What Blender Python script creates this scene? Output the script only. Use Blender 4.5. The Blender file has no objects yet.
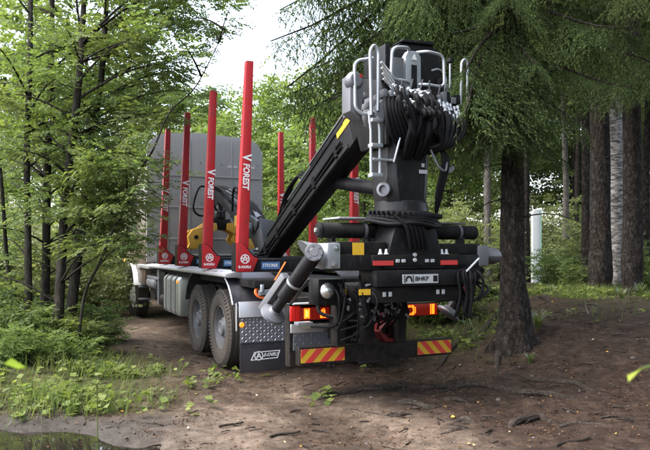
import bpy, bmesh, math, random
import numpy as np
from mathutils import Vector, Matrix
R = math.radians
scene = bpy.context.scene
COL = scene.collection

# ------------------------------------------------------------------ camera
FPX, CX, CY, EYE = 660.0, 325.0, 250.0, 1.65
cam_d = bpy.data.cameras.new("camera")
cam_d.sensor_width = 36.0
cam_d.lens = 36.0 * FPX / 650.0
cam_d.shift_y = 25.0 / 650.0
cam_d.clip_end = 2000.0
cam_d.dof.use_dof = True
cam_d.dof.focus_distance = 8.4
cam_d.dof.aperture_fstop = 4.5
cam = bpy.data.objects.new("camera", cam_d)
cam.location = (0, 0, EYE)
cam.rotation_euler = (R(90), 0, 0)
COL.objects.link(cam)
scene.camera = cam

# ------------------------------------------------------------------ daylight
SUN_EL, SUN_AZ = R(56), R(-105)          # azimuth from +Y towards +X
world = bpy.data.worlds.new("World")
scene.world = world
world.use_nodes = True
nt = world.node_tree
nt.nodes.clear()
sky = nt.nodes.new("ShaderNodeTexSky")
sky.sky_type = 'NISHITA'
sky.sun_disc = False
sky.sun_elevation = SUN_EL
sky.sun_rotation = SUN_AZ
sky.dust_density = 4.0
sky.air_density = 1.0
hs = nt.nodes.new("ShaderNodeHueSaturation")
hs.inputs['Saturation'].default_value = 0.68
bg = nt.nodes.new("ShaderNodeBackground")
bg.inputs['Strength'].default_value = 0.15
wo = nt.nodes.new("ShaderNodeOutputWorld")
nt.links.new(sky.outputs[0], hs.inputs['Color'])
nt.links.new(hs.outputs[0], bg.inputs['Color'])
nt.links.new(bg.outputs[0], wo.inputs['Surface'])
sd = bpy.data.lights.new("sun", 'SUN')
sd.energy = 0.5
sd.angle = R(50)
sd.color = (1.0, 0.975, 0.94)
sun = bpy.data.objects.new("sun", sd)
dv = Vector((math.sin(SUN_AZ) * math.cos(SUN_EL), math.cos(SUN_AZ) * math.cos(SUN_EL), math.sin(SUN_EL)))
sun.rotation_euler = dv.to_track_quat('Z', 'Y').to_euler()
sun.location = (0, 0, 40)
COL.objects.link(sun)
scene.view_settings.view_transform = 'Standard'
scene.view_settings.look = 'None'
scene.view_settings.gamma = 1.0
scene.view_settings.exposure = 2.75

# ------------------------------------------------------------------ maths helpers
rng = np.random.default_rng(7)
random.seed(7)
TH = R(24.6)
ST, CT = math.sin(TH), math.cos(TH)
TX, TY = 3.76, 6.0                        # truck frame: lateral / forward offset of its origin

def to_world(xl, yl):
    a, t = xl + TX, yl + TY
    return (CT * a - ST * t, ST * a + CT * t)

def to_truck(X, Y):
    return (CT * X + ST * Y - TX, -ST * X + CT * Y - TY)

def at(px, py, Y):
    return Vector(((px - CX) / FPX * Y, Y, EYE - (py - CY) / FPX * Y))

def sstep(a, b, x):
    t = np.clip((np.asarray(x, dtype=float) - a) / (b - a), 0, 1)
    return t * t * (3 - 2 * t)

def _hash(ix, iy, s):
    n = np.sin(ix * 127.1 + iy * 311.7 + s * 74.7) * 43758.5453
    return n - np.floor(n)

def vnoise(x, y, s=0):
    x = np.asarray(x, dtype=float); y = np.asarray(y, dtype=float)
    ix, iy = np.floor(x), np.floor(y)
    fx, fy = x - ix, y - iy
    fx = fx * fx * (3 - 2 * fx); fy = fy * fy * (3 - 2 * fy)
    a = _hash(ix, iy, s); b = _hash(ix + 1, iy, s); c = _hash(ix, iy + 1, s); d = _hash(ix + 1, iy + 1, s)
    return (a * (1 - fx) + b * fx) * (1 - fy) + (c * (1 - fx) + d * fx) * fy - 0.5

def puddle_mask(X, Y):
    # 1 inside the puddle hollow
    edge = 6.28 + 0.16 * vnoise(X * 1.3, 0.3 + X * 0, 3) + 0.22 * vnoise(X * 4.1, Y * 3.0, 8) + 0.10 * vnoise(X * 11, Y * 6, 9) - 0.62 * sstep(-2.6, -1.2, X)
    return sstep(0.22, -0.25, Y - edge) * sstep(-1.05, -1.6, X - 0.1 * vnoise(Y * 2, X * 0, 5)) * sstep(-9.0, -7.5, X) * sstep(2.2, 3.2, Y)

def path_mask(X, Y):
    xl, yl = to_truck(X, Y)
    n = 0.9 * vnoise(X * 0.9, Y * 0.9, 11) + 0.5 * vnoise(X * 2.7, Y * 2.7, 12)
    left = -2.1 - 1.2 * sstep(2.0, -3.0, yl)
    along = sstep(left - 0.75, left + 0.25, xl + n) * sstep(3.3, 1.6, xl + n)
    cross = sstep(6.75, 6.1, Y + 0.35 * n) * sstep(9.0, 5.0, X)
    return np.clip(np.maximum(along, cross), 0, 1)

def mound(X, Y):
    xl, yl = to_truck(X, Y)
    return sstep(1.3, 5.0, xl + 0.35 * vnoise(X * 0.7, Y * 0.7, 21)) * sstep(-3.4, 3.0, yl)

def ground_z(X, Y):
    X = np.asarray(X, dtype=float); Y = np.asarray(Y, dtype=float)
    m = mound(X, Y)
    z = 0.75 * m
    xl, yl = to_truck(X, Y)
    z = z + 0.10 * vnoise(X * 0.55, Y * 0.55, 1) * (0.35 + m) + 0.05 * vnoise(X * 1.7, Y * 1.7, 2)
    z = z + 0.034 * vnoise(X * 4, Y * 4, 4) + 0.018 * vnoise(X * 11, Y * 11, 6)
    # wheel ruts
    for c in (-0.95, 0.95):
        z = z - 0.05 * np.exp(-((xl - c) / 0.3) ** 2) * sstep(-6, -2, yl) * (1 - m)
    for c in (-1.0, 0.95):
        z = z + 0.011 * np.sin(yl * 30 + 9 * np.abs(xl - c)) * np.exp(-((xl - c) / 0.2) ** 4) * sstep(2.5, 1.0, yl) * sstep(-5.0, -3.5, yl) * (1 - m) * sstep(-0.25, 0.1, vnoise(X * 0.9, Y * 0.9, 14))
    # verge on the left
    z = z + 0.12 * sstep(-2.6, -4.2, xl) * sstep(6.0, 8.5, Y)
    z = z - 0.10 * puddle_mask(X, Y)
    r = np.sqrt(X * X + Y * Y)
    z = z + 1.2 * sstep(30, 120, r) * vnoise(X * 0.03, Y * 0.03, 9)
    return z

def gz(x, y):
    return float(ground_z(x, y))

# ------------------------------------------------------------------ object helpers
def tag(o, label=None, cat=None, group=None, kind=None):
    if label: o['label'] = label
    if cat: o['category'] = cat
    if group: o['group'] = group
    if kind: o['kind'] = kind
    return o

def thing(name, label, cat, loc=(0, 0, 0), rz=0.0, group=None):
    o = bpy.data.objects.new(name, None)
    o.empty_display_size = 0.2
    COL.objects.link(o)
    o.location = loc
    o.rotation_euler = (0, 0, rz)
    return tag(o, label, cat, group)

def link_mesh(name, me, parent=None, loc=None, kind=None):
    o = bpy.data.objects.new(name, me)
    COL.objects.link(o)
    if parent is not None: o.parent = parent
    if loc is not None: o.location = loc
    if kind: o['kind'] = kind
    return o

def copy_tree(o, parent=None):
    c = o.copy()
    COL.objects.link(c)
    if parent is not None: c.parent = parent
    for ch in list(o.children):
        copy_tree(ch, c)
    return c

def tri_mesh(name, V, F, mat, smooth=False, attr=None):
    """numpy verts (n,3), tris (m,3) -> mesh"""
    me = bpy.data.meshes.new(name)
    V = np.ascontiguousarray(V, dtype=np.float32); F = np.ascontiguousarray(F, dtype=np.int32)
    n = F.shape[1]
    me.vertices.add(len(V)); me.vertices.foreach_set("co", V.ravel())
    me.loops.add(F.size); me.loops.foreach_set("vertex_index", F.ravel())
    me.polygons.add(len(F))
    me.polygons.foreach_set("loop_start", np.arange(len(F), dtype=np.int32) * n)
    if smooth: me.polygons.foreach_set("use_smooth", np.ones(len(F), dtype=bool))
    me.update(calc_edges=True)
    me.validate()
    me.materials.append(mat)
    return me

class MB:
    def __init__(s):
        s.v = []; s.f = []
    def add(s, vs, fs):
        b = len(s.v)
        s.v += [tuple(p) for p in vs]
        s.f += [tuple(i + b for i in f) for f in fs]
        return s
    def bx(s, x0, x1, y0, y1, z0, z1):
        vs = [(x, y, z) for z in (z0, z1) for y in (y0, y1) for x in (x0, x1)]
        return s.add(vs, [(0, 2, 3, 1), (4, 5, 7, 6), (0, 1, 5, 4), (2, 6, 7, 3), (0, 4, 6, 2), (1, 3, 7, 5)])
    def prism(s, poly, axis, a0, a1):
        """poly of 2-D points; axis y: (x,z), x: (y,z), z: (x,y)"""
        def mk(p, a):
            return {'y': (p[0], a, p[1]), 'x': (a, p[0], p[1]), 'z': (p[0], p[1], a)}[axis]
        n = len(poly)
        vs = [mk(p, a0) for p in poly] + [mk(p, a1) for p in poly]
        fs = [tuple(range(n))[::-1], tuple(range(n, 2 * n))]
        fs += [(i, (i + 1) % n, n + (i + 1) % n, n + i) for i in range(n)]
        return s.add(vs, fs)
    def beam(s, p0, p1, w0, h0, w1=None, h1=None, up=(0, 0, 1)):
        p0, p1 = Vector(p0), Vector(p1)
        w1 = w0 if w1 is None else w1; h1 = h0 if h1 is None else h1
        d = (p1 - p0).normalized(); u = Vector(up)
        sd_ = d.cross(u)
        if sd_.length < 1e-4: sd_ = d.cross(Vector((1, 0, 0)))
        sd_.normalize(); u = sd_.cross(d)
        vs = []
        for p, w, h in ((p0, w0, h0), (p1, w1, h1)):
            for a, b in ((-1, -1), (1, -1), (1, 1), (-1, 1)):
                vs.append(p + sd_ * a * w / 2 + u * b * h / 2)
        return s.add(vs, [(3, 2, 1, 0), (4, 5, 6, 7)] + [(i, (i + 1) % 4, 4 + (i + 1) % 4, 4 + i) for i in range(4)])
    def tube(s, pts, r, n=8, closed=False):
        pts = [Vector(p) for p in pts]
        m = len(pts)
        rs = r if isinstance(r, (list, tuple)) else [r] * m
        T = []
        for i in range(m):
            a = pts[i - 1] if (i > 0 or closed) else pts[i]
            b = pts[(i + 1) % m] if (i < m - 1 or closed) else pts[i]
            t = (b - a)
            T.append(t.normalized() if t.length > 1e-9 else Vector((0, 0, 1)))
        nrm = T[0].orthogonal().normalized()
        vs = []
        for i in range(m):
            if i:
                q = T[i - 1].rotation_difference(T[i]); nrm = q @ nrm
            nrm = (nrm - T[i] * nrm.dot(T[i])).normalized()
            bn = T[i].cross(nrm)
            for k in range(n):
                a = 2 * math.pi * k / n
                vs.append(pts[i] + (nrm * math.cos(a) + bn * math.sin(a)) * rs[i])
        fs = []
        for i in range(m if closed else m - 1):
            j = (i + 1) % m
            for k in range(n):
                fs.append((i * n + k, i * n + (k + 1) % n, j * n + (k + 1) % n, j * n + k))
        if not closed:
            fs.append(tuple(range(n))[::-1]); fs.append(tuple((m - 1) * n + k for k in range(n)))
        return s.add(vs, fs)
    def lathe(s, prof, o, ax, n=32, cap=True):
        """prof: list of (radius, offset along ax)"""
        o = Vector(o); ax = Vector(ax).normalized()
        u = ax.orthogonal().normalized(); w = ax.cross(u)
        vs = []
        for r, h in prof:
            for k in range(n):
                a = 2 * math.pi * k / n
                vs.append(o + ax * h + (u * math.cos(a) + w * math.sin(a)) * r)
        fs = []
        for i in range(len(prof) - 1):
            for k in range(n):
                fs.append((i * n + k, i * n + (k + 1) % n, (i + 1) * n + (k + 1) % n, (i + 1) * n + k))
        if cap:
            fs.append(tuple(range(n))[::-1]); fs.append(tuple((len(prof) - 1) * n + k for k in range(n)))
        return s.add(vs, fs)
    def cyl(s, p0, p1, r, n=20):
        p0, p1 = Vector(p0), Vector(p1)
        return s.lathe([(r, 0), (r, (p1 - p0).length)], p0, p1 - p0, n)
    def build(s, name, mat, parent=None, bevel=0.0, smooth=True, loc=None, seg=2):
        bm = bmesh.new()
        vv = [bm.verts.new(p) for p in s.v]
        for f in s.f:
            try: bm.faces.new([vv[i] for i in f])
            except ValueError: pass
        bmesh.ops.recalc_face_normals(bm, faces=bm.faces)
        if bevel > 0:
            es = [e for e in bm.edges if len(e.link_faces) == 2 and e.calc_face_angle(0) > R(30)]
            bmesh.ops.bevel(bm, geom=es, offset=bevel, segments=seg, affect='EDGES', clamp_overlap=True, profile=0.6)
        me = bpy.data.meshes.new(name)
        bm.to_mesh(me); bm.free()
        if smooth:
            me.polygons.foreach_set("use_smooth", [True] * len(me.polygons))
            me.set_sharp_from_angle(angle=R(38))
        me.materials.append(mat)
        return link_mesh(name, me, parent, loc)

def smooth_path(pts, n=8):
    """Catmull-Rom through pts"""
    P = [Vector(p) for p in pts]
    P = [P[0] * 2 - P[1]] + P + [P[-1] * 2 - P[-2]]
    out = []
    for i in range(1, len(P) - 2):
        for k in range(n):
            t = k / n
            a, b, c, d = P[i - 1], P[i], P[i + 1], P[i + 2]
            out.append(0.5 * ((2 * b) + (c - a) * t + (2 * a - 5 * b + 4 * c - d) * t * t + (3 * b - a - 3 * c + d) * t ** 3))
    out.append(P[-2].copy())
    return out

def round_path(pts, r, n=5):
    """polyline with rounded corners (bent pipe)"""
    P = [Vector(p) for p in pts]
    out = [P[0]]
    for i in range(1, len(P) - 1):
        a, b, c = P[i - 1], P[i], P[i + 1]
        d0, d1 = (a - b), (c - b)
        k = min(r, d0.length * 0.48, d1.length * 0.48)
        s0, s1 = b + d0.normalized() * k, b + d1.normalized() * k
        for j in range(n + 1):
            t = j / n
            out.append(s0 * (1 - t) ** 2 + b * 2 * t * (1 - t) + s1 * t * t)
    out.append(P[-1])
    return out

def lettering(name, txt, size, origin, udir, vdir, mat, parent, bold=0.0, shear=0.0, sx=1.0, align='LEFT'):
    cu = bpy.data.curves.new("lettering_curve", 'FONT')
    cu.body = txt; cu.size = size; cu.offset = bold * size; cu.shear = shear; cu.align_x = align; cu.align_y = 'CENTER'
    cu.extrude = 0.0008; cu.resolution_u = 3
    tmp = bpy.data.objects.new("lettering_tmp", cu)
    COL.objects.link(tmp)
    me = bpy.data.meshes.new_from_object(tmp.evaluated_get(bpy.context.evaluated_depsgraph_get()))
    bpy.data.objects.remove(tmp); bpy.data.curves.remove(cu)
    u, v = Vector(udir).normalized(), Vector(vdir).normalized()
    n = u.cross(v)
    M = Matrix(((u.x * sx, v.x, n.x, origin[0]), (u.y * sx, v.y, n.y, origin[1]), (u.z * sx, v.z, n.z, origin[2]), (0, 0, 0, 1)))
    me.transform(M)
    me.materials.clear(); me.materials.append(mat)
    return link_mesh(name, me, parent)

# ------------------------------------------------------------------ materials
def nodes_of(name):
    m = bpy.data.materials.new(name)
    m.use_nodes = True
    t = m.node_tree
    b = t.nodes['Principled BSDF']
    return m, t, b

def noise_node(t, scale, detail=4, rough=0.55, coord='Object', vec=None):
    n = t.nodes.new('ShaderNodeTexNoise')
    n.inputs['Scale'].default_value = scale; n.inputs['Detail'].default_value = detail; n.inputs['Roughness'].default_value = rough
    if vec is None:
        tc = t.nodes.new('ShaderNodeTexCoord'); vec = tc.outputs[coord]
    t.links.new(vec, n.inputs['Vector'])
    return n

def ramp(t, src, stops):
    r = t.nodes.new('ShaderNodeValToRGB')
    e = r.color_ramp.elements
    while len(e) < len(stops): e.new(0.5)
    for el, (p, c) in zip(e, stops):
        el.position = p; el.color = (*c, 1) if len(c) == 3 else c
    t.links.new(src, r.inputs['Fac'])
    return r

def mix_col(t, fac, a, b, mode='MIX'):
    m = t.nodes.new('ShaderNodeMix'); m.data_type = 'RGBA'; m.blend_type = mode
    for sock, val in ((m.inputs['Factor'], fac), (m.inputs['A'], a), (m.inputs['B'], b)):
        pass
    def put(s, v):
        if isinstance(v, (int, float)): s.default_value = v
        elif isinstance(v, tuple): s.default_value = (*v, 1) if len(v) == 3 else v
        else: t.links.new(v, s)
    put(m.inputs[0], fac); put(m.inputs[6], a); put(m.inputs[7], b)
    return m.outputs[2]

def bump(t, b, h, strength, dist=0.02):
    n = t.nodes.new('ShaderNodeBump')
    n.inputs['Strength'].default_value = strength; n.inputs['Distance'].default_value = dist
    t.links.new(h, n.inputs['Height'])
    t.links.new(n.outputs[0], b.inputs['Normal'])

def paint(name, col, rough=0.4, metal=0.0, dust=0.25, dust_col=(0.16, 0.14, 0.11), scale=6.0, bmp=0.03, spec=0.5, wear=0.0, mud=0.0, wear_col=(0.10, 0.085, 0.075)):
    m, t, b = nodes_of(name)
    n = noise_node(t, scale, 8, 0.65)
    r = ramp(t, n.outputs[0], [(0.42, (0, 0, 0)), (0.78, (1, 1, 1))])
    n2 = noise_node(t, scale * 9, 4)
    mul = t.nodes.new('ShaderNodeMath'); mul.operation = 'MULTIPLY'; mul.inputs[1].default_value = dust
    t.links.new(r.outputs[0], mul.inputs[0])
    c = mix_col(t, mul.outputs[0], col, dust_col)
    if wear:
        tc = t.nodes.new('ShaderNodeTexCoord'); mp = t.nodes.new('ShaderNodeMapping'); mp.inputs['Scale'].default_value = (3.0, 3.0, 0.8)
        t.links.new(tc.outputs['Object'], mp.inputs['Vector'])
        w1 = noise_node(t, 9, 10, 0.75, vec=mp.outputs[0])
        wr = ramp(t, w1.outputs[0], [(0.545, (0, 0, 0)), (0.62, (wear,) * 3)])
        c = mix_col(t, wr.outputs[0], c, wear_col)
    if mud:
        tc2 = t.nodes.new('ShaderNodeTexCoord'); sx_ = t.nodes.new('ShaderNodeSeparateXYZ'); t.links.new(tc2.outputs['Object'], sx_.inputs[0])
        mz = t.nodes.new('ShaderNodeMapRange'); mz.inputs[1].default_value = 1.0; mz.inputs[2].default_value = 0.1; mz.inputs[3].default_value = 0.0; mz.inputs[4].default_value = 0.34
        t.links.new(sx_.outputs[2], mz.inputs[0])
        w2 = noise_node(t, 14, 10, 0.8)
        sm = t.nodes.new('ShaderNodeMath'); sm.operation = 'ADD'; t.links.new(mz.outputs[0], sm.inputs[0]); t.links.new(w2.outputs[0], sm.inputs[1])
        mr3 = ramp(t, sm.outputs[0], [(0.60, (0, 0, 0)), (0.80, (mud,) * 3)])
        c = mix_col(t, mr3.outputs[0], c, (0.085, 0.065, 0.048))
    t.links.new(c, b.inputs['Base Color'])
    b.inputs['Metallic'].default_value = metal
    b.inputs['Specular IOR Level'].default_value = spec
    mr = t.nodes.new('ShaderNodeMapRange')
    mr.inputs[3].default_value = max(0.05, rough - 0.12); mr.inputs[4].default_value = min(1, rough + 0.22)
    t.links.new(n.outputs[0], mr.inputs[0]); t.links.new(mr.outputs[0], b.inputs['Roughness'])
    if bmp: bump(t, b, n2.outputs[0], bmp, 0.01)
    return m

def glow(name, col, e, strength):
    m, t, b = nodes_of(name)
    b.inputs['Base Color'].default_value = (*col, 1)
    b.inputs['Emission Color'].default_value = (*e, 1)
    b.inputs['Emission Strength'].default_value = strength
    b.inputs['Roughness'].default_value = 0.2
    return m

M = {}
M['black'] = paint('black_paint', (0.0045, 0.0045, 0.006), 0.36, dust=0.07, dust_col=(0.1, 0.09, 0.08), scale=4, spec=0.22, wear=0.3, mud=0.16, wear_col=(0.05, 0.045, 0.04))
M['black_matt'] = paint('black_matt', (0.006, 0.006, 0.0065), 0.65, dust=0.08, spec=0.12, mud=0.2)
M['rubber'] = paint('rubber', (0.022, 0.021, 0.020), 0.75, dust=0.3, dust_col=(0.05, 0.044, 0.036), bmp=0.1, mud=0.30, spec=0.25)
M['hose'] = paint('hose_rubber', (0.005, 0.005, 0.006), 0.62, dust=0.02, scale=20, spec=0.12)
M['flap'] = paint('mud_flap_rubber', (0.008, 0.009, 0.015), 0.6, dust=0.10, mud=0.16, spec=0.3)
M['guard'] = paint('mudguard_plastic', (0.012, 0.013, 0.019), 0.38, dust=0.2, wear=0.15, mud=0.4)
M['steel'] = paint('galvanised_steel', (0.34, 0.36, 0.385), 0.42, 0.75, dust=0.3, dust_col=(0.2, 0.2, 0.2))
M['dull'] = paint('dull_steel', (0.12, 0.125, 0.14), 0.5, 0.5, dust=0.3)
M['alu'] = paint('aluminium', (0.58, 0.59, 0.62), 0.36, 0.8, dust=0.25, dust_col=(0.3, 0.29, 0.27))
M['chrome'] = paint('bright_fitting', (0.75, 0.76, 0.78), 0.22, 0.9, dust=0.1)
M['rim'] = paint('rim_silver', (0.10, 0.102, 0.108), 0.5, 0.3, dust=0.45, dust_col=(0.14, 0.12, 0.1))
M['red'] = paint('red_paint', (0.30, 0.011, 0.014), 0.42, spec=0.3, dust=0.3, dust_col=(0.22, 0.035, 0.03), wear=0.75, wear_col=(0.09, 0.03, 0.028))
M['dark_red'] = paint('dark_red_paint', (0.11, 0.006, 0.010), 0.4, dust=0.2, dust_col=(0.06, 0.03, 0.03))
M['panel'] = paint('grey_panel', (0.20, 0.203, 0.208), 0.55, 0.15, dust=0.35, dust_col=(0.26, 0.255, 0.25), scale=1.5, wear=0.35, wear_col=(0.16, 0.15, 0.15))
M['yellow'] = paint('yellow_paint', (0.42, 0.23, 0.02), 0.4, dust=0.2, dust_col=(0.3, 0.2, 0.08))
M['sticker_yellow'] = paint('yellow_sticker', (0.50, 0.30, 0.02), 0.35, dust=0.08)
M['sticker_red'] = paint('red_sticker', (0.40, 0.03, 0.03), 0.3, dust=0.1)
M['orange'] = paint('orange_webbing', (0.85, 0.16, 0.03), 0.6, dust=0.1)
M['white'] = paint('white_print', (0.6, 0.6, 0.6), 0.5, dust=0.5, dust_col=(0.25, 0.23, 0.21), scale=14)
M['white_paint'] = paint('white_paint', (0.72, 0.73, 0.74), 0.3, dust=0.15)
M['grey_print'] = paint('grey_print', (0.32, 0.33, 0.34), 0.5, dust=0.1)
M['blue'] = paint('blue_label', (0.035, 0.10, 0.22), 0.35, dust=0.1)
M['cab'] = paint('copper_paint', (0.075, 0.055, 0.045), 0.3, dust=0.15)
M['tank'] = paint('fuel_tank_alu', (0.42, 0.43, 0.40), 0.3, 0.8, dust=0.3, dust_col=(0.25, 0.24, 0.2))
M['lens_red'] = glow('red_lens', (0.35, 0.01, 0.01), (0.9, 0.02, 0.01), 0.03)
M['lens_dark'] = glow('smoked_lens', (0.10, 0.010, 0.008), (0.9, 0.03, 0.01), 0.018)
M['lamp'] = glow('lit_amber_lamp', (0.4, 0.06, 0.01), (1.0, 0.14, 0.008), 0.55)
M['lamp_core'] = glow('lit_lamp_core', (1, 0.7, 0.2), (1.0, 0.36, 0.03), 0.7)
M['marker'] = glow('amber_marker', (0.9, 0.35, 0.03), (1.0, 0.25, 0.015), 0.2)
M['glass'] = paint('dark_glass', (0.02, 0.025, 0.03), 0.08, dust=0.03, bmp=0)

def leaf_mat(name, c0, c1, c2, trans=0.5, gloss=0.04, var=0.3):
    m = bpy.data.materials.new(name); m.use_nodes = True
    t = m.node_tree; t.nodes.clear()
    g = t.nodes.new('ShaderNodeNewGeometry')
    oi = t.nodes.new('ShaderNodeObjectInfo')
    r = ramp(t, g.outputs['Random Per Island'], [(0.0, c0), (0.55, c1), (1.0, c2)])
    n = noise_node(t, 0.9, 2)
    hsv = t.nodes.new('ShaderNodeHueSaturation')
    mr = t.nodes.new('ShaderNodeMapRange'); mr.inputs[1].default_value = 0.25; mr.inputs[2].default_value = 0.75
    mr.inputs[3].default_value = 1 - var; mr.inputs[4].default_value = 1 + var
    t.links.new(n.outputs[0], mr.inputs[0]); t.links.new(mr.outputs[0], hsv.inputs['Value'])
    mr2 = t.nodes.new('ShaderNodeMapRange'); mr2.inputs[3].default_value = 0.475; mr2.inputs[4].default_value = 0.505
    t.links.new(oi.outputs['Random'], mr2.inputs[0]); t.links.new(mr2.outputs[0], hsv.inputs['Hue'])
    t.links.new(r.outputs[0], hsv.inputs['Color'])
    d = t.nodes.new('ShaderNodeBsdfDiffuse'); tr = t.nodes.new('ShaderNodeBsdfTranslucent'); gl = t.nodes.new('ShaderNodeBsdfGlossy')
    gl.inputs['Roughness'].default_value = 0.42
    t.links.new(hsv.outputs[0], d.inputs['Color'])
    tc = mix_col(t, 1.0, hsv.outputs[0], (1.45, 1.5, 0.75), 'MULTIPLY')
    t.links.new(tc, tr.inputs['Color'])
    m1 = t.nodes.new('ShaderNodeMixShader'); m1.inputs[0].default_value = trans
    t.links.new(d.outputs[0], m1.inputs[1]); t.links.new(tr.outputs[0], m1.inputs[2])
    lw = t.nodes.new('ShaderNodeFresnel'); lw.inputs[0].default_value = 1.4
    ml = t.nodes.new('ShaderNodeMath'); ml.operation = 'MULTIPLY'; ml.inputs[1].default_value = gloss * 5
    t.links.new(lw.outputs[0], ml.inputs[0])
    m2 = t.nodes.new('ShaderNodeMixShader')
    t.links.new(ml.outputs[0], m2.inputs[0]); t.links.new(m1.outputs[0], m2.inputs[1]); t.links.new(gl.outputs[0], m2.inputs[2])
    o = t.nodes.new('ShaderNodeOutputMaterial'); t.links.new(m2.outputs[0], o.inputs[0])
    return m

M['rowan'] = leaf_mat('rowan_leaf', (0.068, 0.105, 0.038), (0.10, 0.145, 0.052), (0.15, 0.195, 0.07))
M['birch_leaf'] = leaf_mat('birch_leaf', (0.075, 0.12, 0.036), (0.11, 0.165, 0.05), (0.155, 0.21, 0.065), 0.5)
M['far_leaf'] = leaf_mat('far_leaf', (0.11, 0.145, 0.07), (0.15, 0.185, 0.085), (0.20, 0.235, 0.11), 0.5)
M['bush_leaf'] = leaf_mat('bush_leaf', (0.05, 0.085, 0.03), (0.075, 0.115, 0.04), (0.11, 0.155, 0.05))
M['herb'] = leaf_mat('herb_leaf', (0.075, 0.115, 0.035), (0.11, 0.16, 0.045), (0.17, 0.21, 0.07))
M['grass'] = leaf_mat('grass_blade', (0.05, 0.082, 0.026), (0.08, 0.115, 0.036), (0.14, 0.155, 0.06))
M['needle'] = leaf_mat('spruce_needle', (0.033, 0.050, 0.025), (0.053, 0.076, 0.035), (0.094, 0.122, 0.048), 0.3, 0.0, 0.6)
M['fresh'] = leaf_mat('fresh_leaf', (0.16, 0.26, 0.03), (0.22, 0.33, 0.04), (0.30, 0.40, 0.06), 0.5)
M['weed'] = leaf_mat('dry_weed', (0.22, 0.17, 0.05), (0.28, 0.24, 0.07), (0.30, 0.18, 0.09), 0.4)
M['litter'] = leaf_mat('litter', (0.04, 0.024, 0.014), (0.075, 0.045, 0.026), (0.14, 0.09, 0.05), 0.05, 0.02)
M['fallen'] = leaf_mat('fallen_leaf', (0.45, 0.30, 0.05), (0.35, 0.22, 0.06), (0.35, 0.36, 0.22), 0.2, 0.1)

def bark(name, c0, c1, c2, scale=8.0, stretch=0.35, strength=0.8):
    m, t, b = nodes_of(name)
    tc = t.nodes.new('ShaderNodeTexCoord'); mp = t.nodes.new('ShaderNodeMapping')
    mp.inputs['Scale'].default_value = (1, 1, stretch)
    t.links.new(tc.outputs['Object'], mp.inputs['Vector'])
    v = t.nodes.new('ShaderNodeTexVoronoi'); v.inputs['Scale'].default_value = scale * 3
    n0 = noise_node(t, scale * 1.5, 5, 0.6, vec=mp.outputs[0])
    dv_ = mix_col(t, 0.25, mp.outputs[0], n0.outputs['Color'], 'ADD')
    t.links.new(dv_, v.inputs['Vector'])
    n = noise_node(t, scale * 2.2, 8, 0.7, vec=mp.outputs[0])
    r = ramp(t, n.outputs[0], [(0.3, c0), (0.52, c1), (0.74, c2)])
    c = mix_col(t, v.outputs['Distance'], r.outputs[0], (0.3, 0.28, 0.26), 'MULTIPLY')
    mx = mix_col(t, 0.55, c, r.outputs[0])
    t.links.new(mx, b.inputs['Base Color'])
    b.inputs['Roughness'].default_value = 0.95; b.inputs['Specular IOR Level'].default_value = 0.03
    ad = t.nodes.new('ShaderNodeMath'); ad.operation = 'ADD'
    t.links.new(v.outputs['Distance'], ad.inputs[0]); t.links.new(n.outputs[0], ad.inputs[1])
    bump(t, b, ad.outputs[0], strength, 0.03)
    return m

M['spruce_bark'] = bark('spruce_bark', (0.012, 0.0105, 0.0095), (0.038, 0.033, 0.029), (0.12, 0.11, 0.10), 8, 0.5, 1.0)
M['grey_bark'] = bark('grey_bark', (0.06, 0.055, 0.05), (0.12, 0.11, 0.10), (0.22, 0.21, 0.19), 9, 0.4, 0.5)
M['dark_bark'] = bark('rowan_bark', (0.016, 0.0145, 0.012), (0.034, 0.031, 0.026), (0.075, 0.07, 0.06), 9, 0.25, 0.4)
M['root_bark'] = bark('root_bark', (0.022, 0.017, 0.014), (0.05, 0.041, 0.035), (0.11, 0.096, 0.083), 12, 1.0, 0.6)

def birch_bark():
    m, t, b = nodes_of('birch_bark')
    tc = t.nodes.new('ShaderNodeTexCoord'); mp = t.nodes.new('ShaderNodeMapping')
    mp.inputs['Scale'].default_value = (1, 1, 3.2)
    t.links.new(tc.outputs['Object'], mp.inputs['Vector'])
    n = noise_node(t, 5, 8, 0.72, vec=mp.outputs[0])
    r = ramp(t, n.outputs[0], [(0.42, (0.03, 0.026, 0.024)), (0.50, (0.13, 0.12, 0.112)), (0.60, (0.27, 0.255, 0.24)), (0.78, (0.40, 0.385, 0.365))])
    t.links.new(r.outputs[0], b.inputs['Base Color']); b.inputs['Roughness'].default_value = 0.8
    bump(t, b, n.outputs[0], 0.5, 0.02)
    return m
M['birch_bark'] = birch_bark()
M['post_white'] = paint('post_white', (0.5, 0.53, 0.53), 0.6, dust=0.2, dust_col=(0.45, 0.47, 0.45), scale=2)
M['post_green'] = paint('post_green', (0.30, 0.46, 0.40), 0.6, dust=0.2, scale=2)
M['stone'] = paint('stone', (0.06, 0.054, 0.05), 0.85, dust=0.5, dust_col=(0.08, 0.06, 0.05), scale=20, bmp=0.2)

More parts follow.
